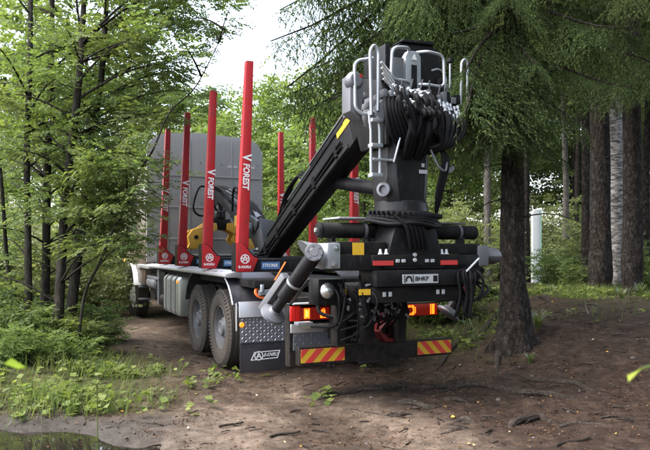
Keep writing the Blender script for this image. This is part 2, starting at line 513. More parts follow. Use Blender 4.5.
def ground_mat():
    m, t, b = nodes_of('forest_ground')
    tc = t.nodes.new('ShaderNodeTexCoord'); vec = tc.outputs['Object']
    at_ = t.nodes.new('ShaderNodeAttribute'); at_.attribute_name = 'zones'
    sep = t.nodes.new('ShaderNodeSeparateColor'); t.links.new(at_.outputs['Color'], sep.inputs[0])
    big = noise_node(t, 1.1, 6, 0.6, vec=vec)
    mid = noise_node(t, 7, 8, 0.7, vec=vec)
    fine = noise_node(t, 55, 6, 0.75, vec=vec)
    # needle litter soil
    soil = ramp(t, mid.outputs[0], [(0.28, (0.015, 0.0105, 0.008)), (0.5, (0.040, 0.0275, 0.0205)), (0.72, (0.086, 0.061, 0.046))])
    grit = ramp(t, fine.outputs[0], [(0.35, (0.45, 0.42, 0.40)), (0.6, (1.0, 1.0, 1.0)), (0.75, (1.9, 1.8, 1.7))])
    soil2 = mix_col(t, 0.8, soil.outputs[0], grit.outputs[0], 'MULTIPLY')
    # trodden sandy track
    sand = ramp(t, mid.outputs[0], [(0.3, (0.065, 0.049, 0.037)), (0.5, (0.135, 0.104, 0.079)), (0.72, (0.235, 0.187, 0.145))])
    sand2 = mix_col(t, 0.6, sand.outputs[0], grit.outputs[0], 'MULTIPLY')
    mud = ramp(t, mid.outputs[0], [(0.3, (0.026, 0.022, 0.019)), (0.7, (0.07, 0.062, 0.054))])
    moss = ramp(t, mid.outputs[0], [(0.3, (0.022, 0.02, 0.011)), (0.55, (0.045, 0.048, 0.018)), (0.75, (0.075, 0.085, 0.03))])
    c = mix_col(t, sep.outputs[0], soil2, sand2)
    c = mix_col(t, sep.outputs[1], c, moss.outputs[0])
    c = mix_col(t, sep.outputs[2], c, mud.outputs[0])
    t.links.new(c, b.inputs['Base Color'])
    mr = t.nodes.new('ShaderNodeMapRange'); mr.inputs[3].default_value = 0.92; mr.inputs[4].default_value = 0.5
    t.links.new(sep.outputs[2], mr.inputs[0]); t.links.new(mr.outputs[0], b.inputs['Roughness'])
    b.inputs['Specular IOR Level'].default_value = 0.08
    ad = t.nodes.new('ShaderNodeMath'); ad.operation = 'ADD'
    t.links.new(mid.outputs[0], ad.inputs[0]); t.links.new(fine.outputs[0], ad.inputs[1])
    bump(t, b, ad.outputs[0], 0.7, 0.03)
    return m
M['ground'] = ground_mat()

def water_mat():
    m, t, b = nodes_of('puddle_water')
    b.inputs['Base Color'].default_value = (0.012, 0.010, 0.008, 1)
    b.inputs['Roughness'].default_value = 0.03
    b.inputs['Specular IOR Level'].default_value = 0.6
    n = noise_node(t, 3, 2)
    bump(t, b, n.outputs[0], 0.03, 0.02)
    return m
M['water'] = water_mat()

# ------------------------------------------------------------------ ground
def axis_lines(lo, hi, step, far, ratio=1.22):
    mid = list(np.arange(lo, hi + 1e-6, step))
    a = []; s = step; p = lo
    while p > -far:
        s *= ratio; p -= s; a.append(p)
    c = []; s = step; p = hi
    while p < far:
        s *= ratio; p += s; c.append(p)
    return np.array(a[::-1] + mid + c)

gx = axis_lines(-6.0, 7.0, 0.042, 220)
gy = axis_lines(5.0, 13.5, 0.042, 220)
GX, GY = np.meshgrid(gx, gy)
GZ = ground_z(GX, GY)
nx, ny = len(gx), len(gy)
idx = np.arange(nx * ny).reshape(ny, nx)
quads = np.stack([idx[:-1, :-1], idx[:-1, 1:], idx[1:, 1:], idx[1:, :-1]], -1).reshape(-1, 4)
gme = tri_mesh('ground', np.stack([GX, GY, GZ], -1).reshape(-1, 3), quads, M['ground'], smooth=True)
pm = path_mask(GX, GY); mo = mound(GX, GY); pu = puddle_mask(GX, GY)
xl_, yl_ = to_truck(GX, GY)
patch = np.clip(0.5 + 1.7 * vnoise(GX * 0.8, GY * 0.8, 31) + 0.9 * vnoise(GX * 2.3, GY * 2.3, 32), 0, 1)
sandm = np.clip(pm * (0.25 + 1.0 * patch) * (1 - mo) * sstep(0.2, -1.0, xl_ + 0.5 * vnoise(GX * 1.1, GY * 1.1, 38)), 0, 1)
sandm = np.maximum(sandm, 0.85 * sstep(1.0, 0.0, np.abs(xl_ + 1.8)) * sstep(3.5, 5.5, yl_))
gr = np.clip(sstep(-1.7, -3.2, xl_ + 0.8 * vnoise(GX, GY, 33)) * sstep(6.3, 6.9, GY + 0.3 * vnoise(GX * 2, GY * 2, 34)), 0, 1)
gr = np.maximum(gr, sstep(1.0, 3.4, yl_ + 1.2 * vnoise(GX * 1.2, GY * 1.2, 35)) * sstep(1.4, 2.4, xl_) * np.clip(0.55 + 1.5 * vnoise(GX * 1.6, GY * 1.6, 36), 0, 1))
mudm = np.clip(sstep(7.0, 6.2, GY + 0.5 * vnoise(GX * 1.5, GY * 1.5, 37)) * sstep(-0.6, -2.0, GX), 0, 1)
zones = np.stack([sandm, gr, mudm, np.ones_like(pm)], -1).reshape(-1, 4).astype(np.float32)
ca = gme.color_attributes.new('zones', 'FLOAT_COLOR', 'POINT')
ca.data.foreach_set('color', zones.ravel())
tag(link_mesh('ground', gme), kind='structure')

# puddle: a thin water sheet lying in its hollow
wx = np.arange(-9.0, -0.9, 0.12); wy = np.arange(2.2, 6.5, 0.12)
WX, WY = np.meshgrid(wx, wy)
wi = np.arange(WX.size).reshape(WX.shape)
wq = np.stack([wi[:-1, :-1], wi[:-1, 1:], wi[1:, 1:], wi[1:, :-1]], -1).reshape(-1, 4)
keep = (puddle_mask(WX, WY) > 0.02).ravel()
wq = wq[keep[wq].any(1)]
used = np.unique(wq); remap = np.zeros(WX.size, int); remap[used] = np.arange(len(used))
wv = np.stack([WX.ravel(), WY.ravel(), np.full(WX.size, -0.062)], -1)[used]
tag(link_mesh('puddle', tri_mesh('puddle', wv, remap[wq], M['water'], smooth=True)), kind='structure')

# ------------------------------------------------------------------ foliage generators
def frames(D, roll=None, rg=rng):
    """orthonormal frames (n,3,3) with columns side, dir, up"""
    D = D / np.linalg.norm(D, axis=1, keepdims=True)
    upv = np.tile(np.array([0, 0, 1.0]), (len(D), 1))
    bad = np.abs(D[:, 2]) > 0.97
    upv[bad] = (1, 0, 0)
    S = np.cross(D, upv); S /= np.linalg.norm(S, axis=1, keepdims=True)
    U = np.cross(S, D)
    if roll is not None:
        c, s = np.cos(roll)[:, None], np.sin(roll)[:, None]
        S, U = S * c + U * s, -S * s + U * c
    return np.stack([S, D, U], -1)

def stamp(tv, tf, P, Fm, scale):
    """tv (m,3) template verts, tf faces, P (n,3), Fm (n,3,3), scale (n,)"""
    V = np.einsum('nij,mj->nmi', Fm, tv) * np.asarray(scale)[:, None, None] + P[:, None, :]
    n, m = len(P), len(tv)
    Fc = tf[None] + (np.arange(n) * m)[:, None, None]
    return V.reshape(-1, 3), Fc.reshape(-1, tf.shape[1])

LEAF_V = np.array([[0, 0, 0], [-0.30, 0.42, 0.07], [0, 1.0, -0.10], [0.30, 0.42, 0.07]])
LEAF_F = np.array([[0, 2, 1], [0, 3, 2]])

def spray_template(kind, seed):
    """a twig with leaves lying in its plane; unit length about 1"""
    r = np.random.default_rng(seed)
    P, D, S = [], [], []
    if kind == 'pinnate':
        for k in range(5):
            t0 = 0.12 + 0.19 * k
            side = -1 if k % 2 else 1
            a = R(58 - 9 * k) * side
            base = np.array([0, t0, 0.02 * k]); d = np.array([math.sin(a), math.cos(a), -0.12 - 0.1 * r.random()])
            L = 0.46 + 0.1 * r.random()
            pd = np.array([math.cos(a), -math.sin(a), 0])
            for j in range(5):
                s = 0.25 + 0.17 * j
                for q in (-1, 1):
                    P.append(base + d * L * s + np.array([0, 0, -0.10 * s * s])); D.append(pd * q * 0.9 + d * 0.55 + np.array([0, 0, r.normal(0, .12) - 0.1])); S.append(0.17 * (1 - 0.3 * abs(s - .5)))
            P.append(base + d * L); D.append(d); S.append(0.17)
    else:
        n = 15
        for k in range(n):
            t0 = 0.1 + 0.9 * k / n
            a = R(r.uniform(35, 75)) * (-1 if k % 2 else 1)
            off = r.uniform(0.0, 0.22)
            b = np.array([math.sin(a) * off, t0 + math.cos(a) * off, r.normal(0, .03)])
            P.append(b); D.append(np.array([math.sin(a), math.cos(a), -0.35 + r.normal(0, .25)])); S.append(r.uniform(0.16, 0.27))
    P, D, S = map(np.array, (P, D, S))
    fm = frames(D, r.normal(0, .35, len(D)))
    lv = LEAF_V * np.array([1.0 if kind == 'pinnate' else 1.35, 1, 1])
    return stamp(lv, LEAF_F, P, fm, S)

SPRAYS = {k: [spray_template(k, 100 + i) for i in range(4)] for k in ('pinnate', 'broad')}

def spray_mesh(name, P, D, S, kind, mat, rg, roll=0.35):
    vs, fs, b = [], [], 0
    P, D, S = np.array(P), np.array(D), np.array(S)
    which = rg.integers(0, 4, len(P))
    for w in range(4):
        q = which == w
        if not q.any(): continue
        tv, tf = SPRAYS[kind][w]
        V, Fc = stamp(tv, tf, P[q], frames(D[q], rg.normal(0, roll, q.sum())), S[q])
        vs.append(V); fs.append(Fc + b); b += len(V)
    return tri_mesh(name, np.concatenate(vs), np.concatenate(fs), mat)

def trunk_mesh(name, pts, rads, mat, n=14, rough=0.0, limbs=(), seed=0):
    mb = MB()
    P = smooth_path(pts, 6)
    m = len(P)
    rr = list(np.interp(np.linspace(0, 1, m), np.linspace(0, 1, len(rads)), rads))
    mb.tube(P, rr, n)
    if rough:
        r = np.random.default_rng(seed)
        for i in range(len(mb.v)):
            x, y, z = mb.v[i]
            c = P[i // n]
            base_k = 1 + 2.2 * math.exp(-max(0.0, z) * 3.0)
            k = 1 + base_k * rough * (2 * vnoise(math.atan2(y - c.y, x - c.x) * 2.2 + 9, z * 2.0, seed) + 1.2 * vnoise(math.atan2(y - c.y, x - c.x) * 5 + 3, z * 7, seed + 1))
            mb.v[i] = (c.x + (x - c.x) * k, c.y + (y - c.y) * k, z)
    for lp, lr in limbs:
        mb.tube(lp, [lr * (1 - 0.8 * i / (len(lp) - 1)) for i in range(len(lp))], 5)
    me = bpy.data.meshes.new(name)
    me.from_pydata(mb.v, [], mb.f); me.update()
    me.polygons.foreach_set("use_smooth", [True] * len(me.polygons))
    me.materials.append(mat)
    return me

def limb_curve(a, b, sag, k=6):
    a, b = Vector(a), Vector(b)
    out = []
    for i in range(k + 1):
        t = i / k
        p = a.lerp(b, t)
        p.z += sag * math.sin(math.pi * t) 
        out.append(p)
    return out

def deciduous(seed, H, crown0, rad, nl, per, ssize, kind, leaf, barkm, r0, lean=0.3):
    """returns (trunk mesh, crown mesh) about the origin"""
    r = np.random.default_rng(seed)
    pts = [(0, 0, -0.25)]; x = y = 0
    for k in range(1, 6):
        x += r.normal(0, lean * 0.35); y += r.normal(0, lean * 0.35)
        pts.append((x, y, H * k / 5))
    sp = smooth_path(pts, 6)
    limbs = []; P = []; D = []; S = []
    for i in range(nl):
        h = crown0 + (1 - crown0) * (i + r.random()) / nl
        c = sp[min(len(sp) - 1, int(h * (len(sp) - 1)))]
        az = i * 2.4 + r.normal(0, .5)
        k = (h - crown0) / (1 - crown0)
        L = rad * (0.35 + 1.1 * math.sin(math.pi * min(1, 0.12 + 0.82 * k))) * r.uniform(0.6, 1.1)
        el = R(r.uniform(5, 45))
        tip = c + Vector((math.cos(az) * L * math.cos(el), math.sin(az) * L * math.cos(el), math.sin(el) * L))
        lp = limb_curve(c, tip, L * 0.12)
        limbs.append((lp, max(0.012, r0 * 0.30 * (1 - 0.6 * k))))
        for j in range(per):
            t = 0.25 + 0.75 * r.random() ** 0.7
            q = c.lerp(tip, t); q.z += L * 0.12 * math.sin(math.pi * t)
            off = r.normal(0, 0.16 * L, 3) * (0.4 + t)
            off[2] *= 0.6
            P.append(np.array(q) + off)
            d = np.array(tip - c); d /= np.linalg.norm(d)
            d = d * 0.6 + r.normal(0, 0.6, 3); d[2] = d[2] * 0.4 - 0.15
            D.append(d); S.append(ssize * r.uniform(0.7, 1.25))
    tm = trunk_mesh('trunk', pts, [r0 * 1.25, r0, r0 * 0.85, r0 * 0.6, r0 * 0.35, r0 * 0.1], barkm, 10, limbs=limbs)
    return tm, spray_mesh('crown', P, D, S, kind, leaf, r)

# spruce bough: main stem, side twigs that hang, shoots set with needles
def sprig_template(seed):
    r = np.random.default_rng(seed)
    vs, fs = [], []
    n = 12
    for i in range(n):
        t = i / n
        a = i * 2.4
        rad = np.array([math.cos(a), 0, math.sin(a)])
        b = np.array([0, t, 0.0])
        tip = b + rad * 0.15 * (1.05 - 0.5 * t) + np.array([0, 0.22, 0])
        sd_ = np.array([-math.sin(a), 0, math.cos(a)]) * 0.034
        k = len(vs)
        vs += [b - sd_ - rad * 0.01, b + sd_ - rad * 0.01 + np.array([0, .05, 0]), tip]
        fs.append((k, k + 1, k + 2))
    return np.array(vs), np.array(fs)
SPRIG = sprig_template(1)

def bough_template(seed, droop=0.55, hang=0.8, dens=1.0):
    """unit-length bough along +Y with needle sprigs; returns verts, faces, stem path"""
    r = np.random.default_rng(seed)
    P, D, S = [], [], []
    ns = int(30 * dens)
    path = lambda t: np.array([0.05 * math.sin(3 * t + seed), t, 0.10 * t - droop * 0.55 * t * t + 0.14 * t ** 4])
    for i in range(ns):
        t = 0.10 + 0.90 * i / ns
        b = path(t)
        for sd_ in (-1, 1):
            L = (0.05 + 0.30 * (1 - t) ** 0.7 * min(1, t * 4)) * r.uniform(0.6, 1.15)
            a = R(r.uniform(40, 72))
            d = np.array([math.sin(a) * sd_, math.cos(a), -0.25])
            m = max(2, int(L / 0.030))
            for j in range(m):
                s = (j + 0.6) / m
                q = b + d * L * s + np.array([0, 0, -hang * L * s * s])
                for side in (-1, 1):
                    P.append(q)
                    hd = d * 0.5 + np.array([0, 0, -0.35 - 0.9 * r.random() * hang]) + np.array([side * d[1], -side * d[0], 0]) * 0.45 + r.normal(0, .15, 3)
                    D.append(hd); S.append(r.uniform(0.045, 0.085))
        P.append(b); D.append(np.array([r.normal(0, .3), 1, -0.3])); S.append(0.07)
    P, D, S = map(np.array, (P, D, S))
    V, Fc = stamp(*SPRIG, P, frames(D, r.uniform(0, 6, len(D))), S)
    return V, Fc, [Vector(path(t)) for t in np.linspace(0, 1, 7)]

BOUGHS = [bough_template(5 + i, 0.5 + 0.12 * i, 0.75 + 0.15 * i) for i in range(3)]

def spruce(seed, H, base, rad, nb, r0, extra=(), flare=0.75):
    """trunk mesh, crown mesh; extra: list of (height, azimuth, length, tilt)"""
    r = np.random.default_rng(seed)
    pts = [(0, 0, -0.3), (0, 0, 0.0), (0, 0, 0.22), (0, 0, 0.6), (r.normal(0, .03), r.normal(0, .03), H * 0.10)] + [(r.normal(0, .05), r.normal(0, .05), H * k) for k in (0.35, 0.6, 0.85, 1.0)]
    rads = [r0 * 2.7 * flare, r0 * 2.0 * flare, r0 * 1.5 * flare, r0 * 1.22, r0 * 1.02, r0 * 0.9, r0 * 0.65, r0 * 0.25, 0.01]
    specs = list(extra)
    for i in range(nb):
        k = (i + r.random()) / nb
        h = base + (H - base) * k ** 1.15
        L = rad * (1 - k) ** 0.75 * r.uniform(0.6, 1.1) + 0.25
        specs.append((h, i * 2.399 + r.normal(0, .3), L, r.normal(0, .12) - 0.05 + 0.35 * k))
    vs, fs, b, limbs = [], [], 0, []
    for h, az, L, tilt in specs:
        V, Fc, st = BOUGHS[r.integers(0, 3)]
        d = np.array([[math.cos(az) * math.cos(tilt), math.sin(az) * math.cos(tilt), math.sin(tilt)]])
        Fm = frames(d, np.array([r.normal(0, .15)]))[0]
        o = np.array([0, 0, h])
        sc = L
        q = V * sc
        vs.append(q @ Fm.T + o); fs.append(Fc + b); b += len(V)
        limbs.append(([Vector(Fm @ (np.array(s) * sc) + o) for s in st], 0.012 + 0.009 * L))
    for i in range(22):
        h = r.uniform(1.3, base + 0.6); az = r.uniform(0, 6.28); L = r.uniform(0.3, 1.3)
        e = np.array([math.cos(az) * L, math.sin(az) * L, h - L * r.uniform(0.05, 0.5)])
        limbs.append((limb_curve((0, 0, h), e, 0.12 * L, 5), 0.006 + 0.006 * L))
    tm = trunk_mesh('trunk', pts, rads, M['spruce_bark'], 28, 0.07, limbs, seed)
    return tm, tri_mesh('crown', np.concatenate(vs), np.concatenate(fs), M['needle'])

def bush(seed, h, rad, ns, ssize, kind, leaf):
    r = np.random.default_rng(seed)
    P, D, S = [], [], []
    mb = MB()
    for i in range(9):
        az = i * 2.4; L = h * r.uniform(0.6, 1.05)
        tip = Vector((math.cos(az) * rad * r.uniform(.2, .8), math.sin(az) * rad * r.uniform(.2, .8), L))
        lp = [Vector((0, 0, -0.1)).lerp(tip, t) + Vector((math.cos(az), math.sin(az), 0)) * 0.15 * rad * math.sin(math.pi * t) for t in np.linspace(0, 1, 6)]
        mb.tube(lp, [0.012 * (1 - .8 * k / 5) for k in range(6)], 5)
        for j in range(ns // 9):
            t = 0.2 + 0.8 * r.random()
            q = lp[min(5, int(t * 5.99))]
            P.append(np.array(q) + r.normal(0, 0.22 * rad, 3) * np.array([1, 1, .6]))
            a2 = r.uniform(0, 6.28)
            D.append([math.cos(a2), math.sin(a2), r.uniform(-.3, .5)]); S.append(ssize * r.uniform(.6, 1.2))
    P = np.array(P); P[:, 2] = np.maximum(P[:, 2], 0.05)
    sm = bpy.data.meshes.new('stems'); sm.from_pydata(mb.v, [], mb.f); sm.update(); sm.materials.append(M['dark_bark'])
    return sm, spray_mesh('foliage', P, D, S, kind, leaf, r)

def plant_tree(name, label, cat, tm, cm, x, y, rz=0.0, sc=1.0, group=None, z=None, szv=None):
    t = thing(name, label, cat, (x, y, gz(x, y) - 0.02 if z is None else z), rz, group)
    t.scale = (sc, sc, szv or sc)
    link_mesh('trunk', tm, t)
    if cm is not None: tag(link_mesh('crown', cm, t), kind='stuff')
    return t

# ------------------------------------------------------------------ the log truck (x across, y forward, z up)
truck = thing('timber_truck', 'black and red log truck with folded loading crane and striped bumper on the forest path', 'truck', (*to_world(0, 0), 0), TH)
K = M
# chassis
for sx in (-1, 1):
    MB().bx(sx * 0.43 - 0.045, sx * 0.43 + 0.045, 0.85, 12.2, 0.80, 1.10).build('chassis_rail', K['black_matt'], truck, 0.012)
for y in (1.6, 2.45, 3.85, 5.4, 7.0, 8.4, 10.0):
    MB().bx(-0.385, 0.385, y, y + 0.12, 0.84, 1.06).build('cross_member', K['black_matt'], truck, 0.01)
for y in (3.16, 4.51):
    ax = MB(); ax.cyl((-0.95, y, 0.54), (0.95, y, 0.54), 0.085); ax.lathe([(0.1, -0.26), (0.24, -0.16), (0.27, 0), (0.24, 0.16), (0.1, 0.26)], (0, y, 0.54), (1, 0, 0), 20)
    ax.bx(-0.62, -0.5, y - 0.12, y + 0.12, 0.6, 0.8); ax.bx(0.5, 0.62, y - 0.12, y + 0.12, 0.6, 0.8)
    ax.build('axle', K['black_matt'], truck, 0.008)
MB().cyl((-0.95, 11.1, 0.5), (0.95, 11.1, 0.5), 0.07).build('axle', K['black_matt'], truck)
MB().bx(-1.08, 1.08, 2.0, 8.5, 1.16, 1.26).build('bed_floor', K['black_matt'], truck, 0.01)
for sx in (-1, 1):
    for a, b in ((2.62, 5.55), (5.6, 8.55)):
        sr = MB()
        poly = [(sx * 1.05, 1.275), (sx * 1.27, 1.275), (sx * 1.29, 1.29), (sx * 1.29, 1.325), (sx * 1.12, 1.365), (sx * 1.05, 1.365)]
        sr.prism(poly if sx > 0 else poly[::-1], 'y', a, b).build('side_ledge', K['alu'], truck, 0.006)
    sr = MB(); sr.prism([(sx * 1.05, 1.25), (sx * 1.28, 1.24), (sx * 1.28, 1.31), (sx * 1.05, 1.345)], 'y', 8.58, 10.2)
    sr.build('side_ledge', K['alu'], truck, 0.006)

# wheels
def tyre_mb(r, w, rim_r):
    h = w / 2
    prof = [(rim_r, -h * .78), (rim_r + 0.02, -h * .92), (rim_r + 0.09, -h), (r - 0.12, -h * 1.02), (r - 0.05, -h * 0.97), (r - 0.012, -h * 0.86)]
    g = [-0.86, -0.5, -0.47, -0.36, -0.33, 0.33, 0.36, 0.47, 0.5, 0.86]
    tread = []
    for i in range(len(g)):
        pass
    xs = [(-.80, 0), (-.54, 0), (-.52, .014), (-.46, .014), (-.44, 0), (-.16, 0), (-.14, .014), (-.08, .014), (-.06, 0), (.06, 0), (.08, .014), (.14, .014), (.16, 0), (.44, 0), (.46, .014), (.52, .014), (.54, 0), (.80, 0)]
    prof += [(r - d, h * x) for x, d in xs]
    prof += [(r - 0.012, h * .86), (r - 0.05, h * 0.97), (r - 0.12, h * 1.02), (rim_r + 0.09, h), (rim_r + 0.02, h * .92), (rim_r, h * .78)]
    return prof

def wheel(x, y, sx, z=0.545, r=0.545, dual=True, rz=0.0, front=False):
    w = bpy.data.objects.new('wheel', None); COL.objects.link(w); w.parent = truck; w.location = (x, y, z); w.rotation_euler = (0, 0, rz)
    prof = tyre_mb(r, 0.29, 0.30)
    t = MB(); t.lathe(prof, (0, 0, 0), (1, 0, 0), 56, cap=False)
    # shoulder tread lugs
    for k in range(56):
        a = 2 * math.pi * (k + .5) / 56
        for s in (-1, 1):
            c, s_ = math.cos(a), math.sin(a)
            p0 = Vector((s * 0.147, c * (r - 0.055), s_ * (r - 0.055))); p1 = Vector((s * 0.100, c * (r - 0.002), s_ * (r - 0.002)))
            t.beam(p0, p1, 0.034, 0.03, up=(s, 0, 0))
    t.build('tyre', K['rubber'], w)
    if dual:
        t2 = MB(); t2.lathe(prof, (-sx * 0.33, 0, 0), (1, 0, 0), 48, cap=False); t2.build('tyre', K['rubber'], w)
    rim = MB()
    d = sx
    if not front:
        pr = [(0.315, 0.135), (0.325, 0.125), (0.30, 0.115), (0.285, 0.02), (0.27, -0.03), (0.20, -0.055), (0.19, -0.05), (0.165, -0.05), (0.155, 0.02), (0.145, 0.075), (0.12, 0.085), (0.11, 0.12), (0.07, 0.125), (0.06, 0.115)]
    else:
        pr = [(0.315, 0.13), (0.325, 0.12), (0.30, 0.11), (0.285, 0.08), (0.25, 0.10), (0.20, 0.135), (0.17, 0.14), (0.15, 0.145), (0.14, 0.17), (0.10, 0.18)]
    rim.lathe([(a, b * d) for a, b in pr] + [(0.001, pr[-1][1] * d)], (0, 0, 0), (1, 0, 0), 40, cap=False)
    for k in range(10):
        a = 2 * math.pi * k / 10
        xx = (-0.05 if not front else 0.135) * d
        p = Vector((xx, math.cos(a) * 0.178, math.sin(a) * 0.178))
        rim.lathe([(0.017, 0), (0.017, 0.03), (0.008, 0.038)], p, (d, 0, 0), 6)
    rim.build('rim', K['rim'] if not front else K['white_paint'], w)
    return w
wheel(-1.085, 3.16, -1); wheel(-1.085, 4.51, -1)
wheel(1.085, 3.16, 1); wheel(1.085, 4.51, 1)
wheel(-1.10, 11.2, -1, 0.50, r=0.58, dual=False, rz=R(4), front=True); wheel(1.09, 11.2, 1, 0.50, r=0.58, dual=False, rz=R(4), front=True)

# rear mudguards: arc behind the last wheel, flat top, arc in front
def guard(sx):
    g = bpy.data.objects.new('mudguard', None); COL.objects.link(g); g.parent = truck
    yc, zc, r = 3.16, 0.55, 0.80
    pts = [(2.25, 0.965)]
    for k in range(9):
        a = R(152 - 62 * k / 8)
        pts.append((yc + r * math.cos(a) * 1.05, zc + r * math.sin(a)))
    pts += [(3.84, 1.33)]
    for k in range(1, 9):
        a = R(90 - 70 * k / 8)
        pts.append((4.51 + 0.80 * math.cos(a), zc + 0.78 * math.sin(a)))
    th = 0.022
    P = [Vector((0, y, z)) for y, z in pts]
    inn = []
    for i, p in enumerate(P):
        a = P[max(0, i - 1)]; b = P[min(len(P) - 1, i + 1)]
        t = (b - a).normalized(); n = Vector((0, t.z, -t.y))
        inn.append(p + n * th)
    poly = [(p.y, p.z) for p in P] + [(p.y, p.z) for p in reversed(inn)]
    x0, x1 = (-1.235, -0.52) if sx < 0 else (0.52, 1.235)
    sh = MB()
    n = len(P)
    vs = []
    for x in (x0, x1):
        vs += [(x, p.y, p.z) for p in P] + [(x, p.y, p.z) for p in inn]
    fs = []
    for i in range(n - 1):
        fs += [(i, i + 1, 2 * n + i + 1, 2 * n + i), (n + i, 3 * n + i, 3 * n + i + 1, n + i + 1), (i, n + i, n + i + 1, i + 1), (2 * n + i, 2 * n + i + 1, 3 * n + i + 1, 3 * n + i)]
    fs += [(0, 2 * n, 3 * n, n), (n - 1, 2 * n - 1, 4 * n - 1, 3 * n - 1)]
    sh.add(vs, fs).build('guard_shell', K['guard'], g)
    tr = MB()
    xo = x0 if sx < 0 else x1
    tr.tube([(xo + sx * 0.008, p.y, p.z) for p in P[1:10]], 0.011, 6)
    tr.tube([(xo + sx * 0.008, 2.255, z) for z in (0.96, 0.8, 0.6)], 0.011, 6)
    tr.build('edge_trim', K['alu'], g)
    return g
guard(-1); guard(1)
# bright strip, chequer plate, rubber flap behind each wheel pair
for sx in (-1, 1):
    x0, x1 = (-1.20, -0.535) if sx < 0 else (0.535, 1.20)
    fl = bpy.data.objects.new('mud_flap', None); COL.objects.link(fl); fl.parent = truck
    MB().prism([(2.20, 0.775), (2.235, 0.775), (2.275, 0.975), (2.24, 0.975)], 'x', x0 - 0.015, x1 + 0.015).build('bright_strip', K['alu'], fl, 0.006)
    MB().bx(x0, x1, 2.225, 2.233, 0.44, 0.785).build('chequer_plate', K['dull'], fl)
    lz = MB()
    for i in range(13):
        for j in range(8):
            cx_, cz_ = x0 + 0.03 + i * 0.0505, 0.465 + j * 0.041
            s = 1 if (i + j) % 2 else -1
            u, v = Vector((1, 0, s)).normalized(), Vector((-s, 0, 1)).normalized()
            c = Vector((cx_, 2.225, cz_))
            a, b = u * 0.021, v * 0.0075
            q = [c - a, c - b, c + a, c + b]
            top = [c + Vector((0, -0.005, 0)) + w * 0.55 for w in (-a, -b, a, b)]
            lz.add([*q, *top], [(0, 1, 5, 4), (1, 2, 6, 5), (2, 3, 7, 6), (3, 0, 4, 7), (4, 5, 6, 7)])
    o = lz.build('tread_pattern', K['alu'], fl, smooth=False); o['kind'] = 'stuff'
    MB().bx(x0 + 0.0, x1 - 0.0, 2.236, 2.252, 0.05, 0.47).build('rubber_flap', K['flap'], fl, 0.004)
    if sx < 0:
        MB().lathe([(0.0, -0.012), (0.028, -0.010), (0.034, 0)], (x0 + 0.02, 2.224, 0.68), (0, 1, 0), 12).build('marker_lamp', K['lamp'], fl)
        # emblem plate outline and wordmark
        em = MB()
        zc, xa, xb, y = 0.262, -1.045, -0.655, 2.233
        def bar(p, q, w):
            d = Vector((q[0] - p[0], 0, q[1] - p[1])).normalized(); nn = Vector((-d.z, 0, d.x)) * w / 2
            a, b = Vector((p[0], y, p[1])), Vector((q[0], y, q[1]))
            em.add([a - nn, b - nn, b + nn, a + nn, a - nn + Vector((0, .003, 0)), b - nn + Vector((0, .003, 0)), b + nn + Vector((0, .003, 0)), a + nn + Vector((0, .003, 0))],
                   [(0, 1, 2, 3), (0, 4, 5, 1), (1, 5, 6, 2), (2, 6, 7, 3), (3, 7, 4, 0)])
        bar((xa, zc - 0.052), (xb - 0.03, zc - 0.040), 0.010); bar((xa + 0.04, zc + 0.048), (xb, zc + 0.055), 0.010)
        bar((xa - 0.005, zc - 0.055), (xa + 0.045, zc + 0.052), 0.012); bar((xb - 0.032, zc - 0.044), (xb + 0.003, zc + 0.058), 0.012)
        cx_ = xa + 0.10
        ring = [(cx_ + 0.056 * math.cos(a), zc + 0.056 * math.sin(a)) for a in np.linspace(0, 2 * math.pi, 19)]
        for p, q in zip(ring[:-1], ring[1:]): bar(p, q, 0.013)
        bar((cx_ - .032, zc - .04), (cx_ + .004, zc + .048), .014); bar((cx_ + .034, zc - .04), (cx_ - .004, zc + .048), .014); bar((cx_ - .028, zc - .012), (cx_ + .028, zc - .010), .012)
        em.build('emblem', K['white'], fl, smooth=False)
        lettering('lettering', 'B-KNRU', 0.068, (cx_ + 0.066, 2.2335, zc + 0.004), (1, 0, 0.02), (0.18, 0, 1), K['white'], fl, 0.012, 0.25, 0.78)

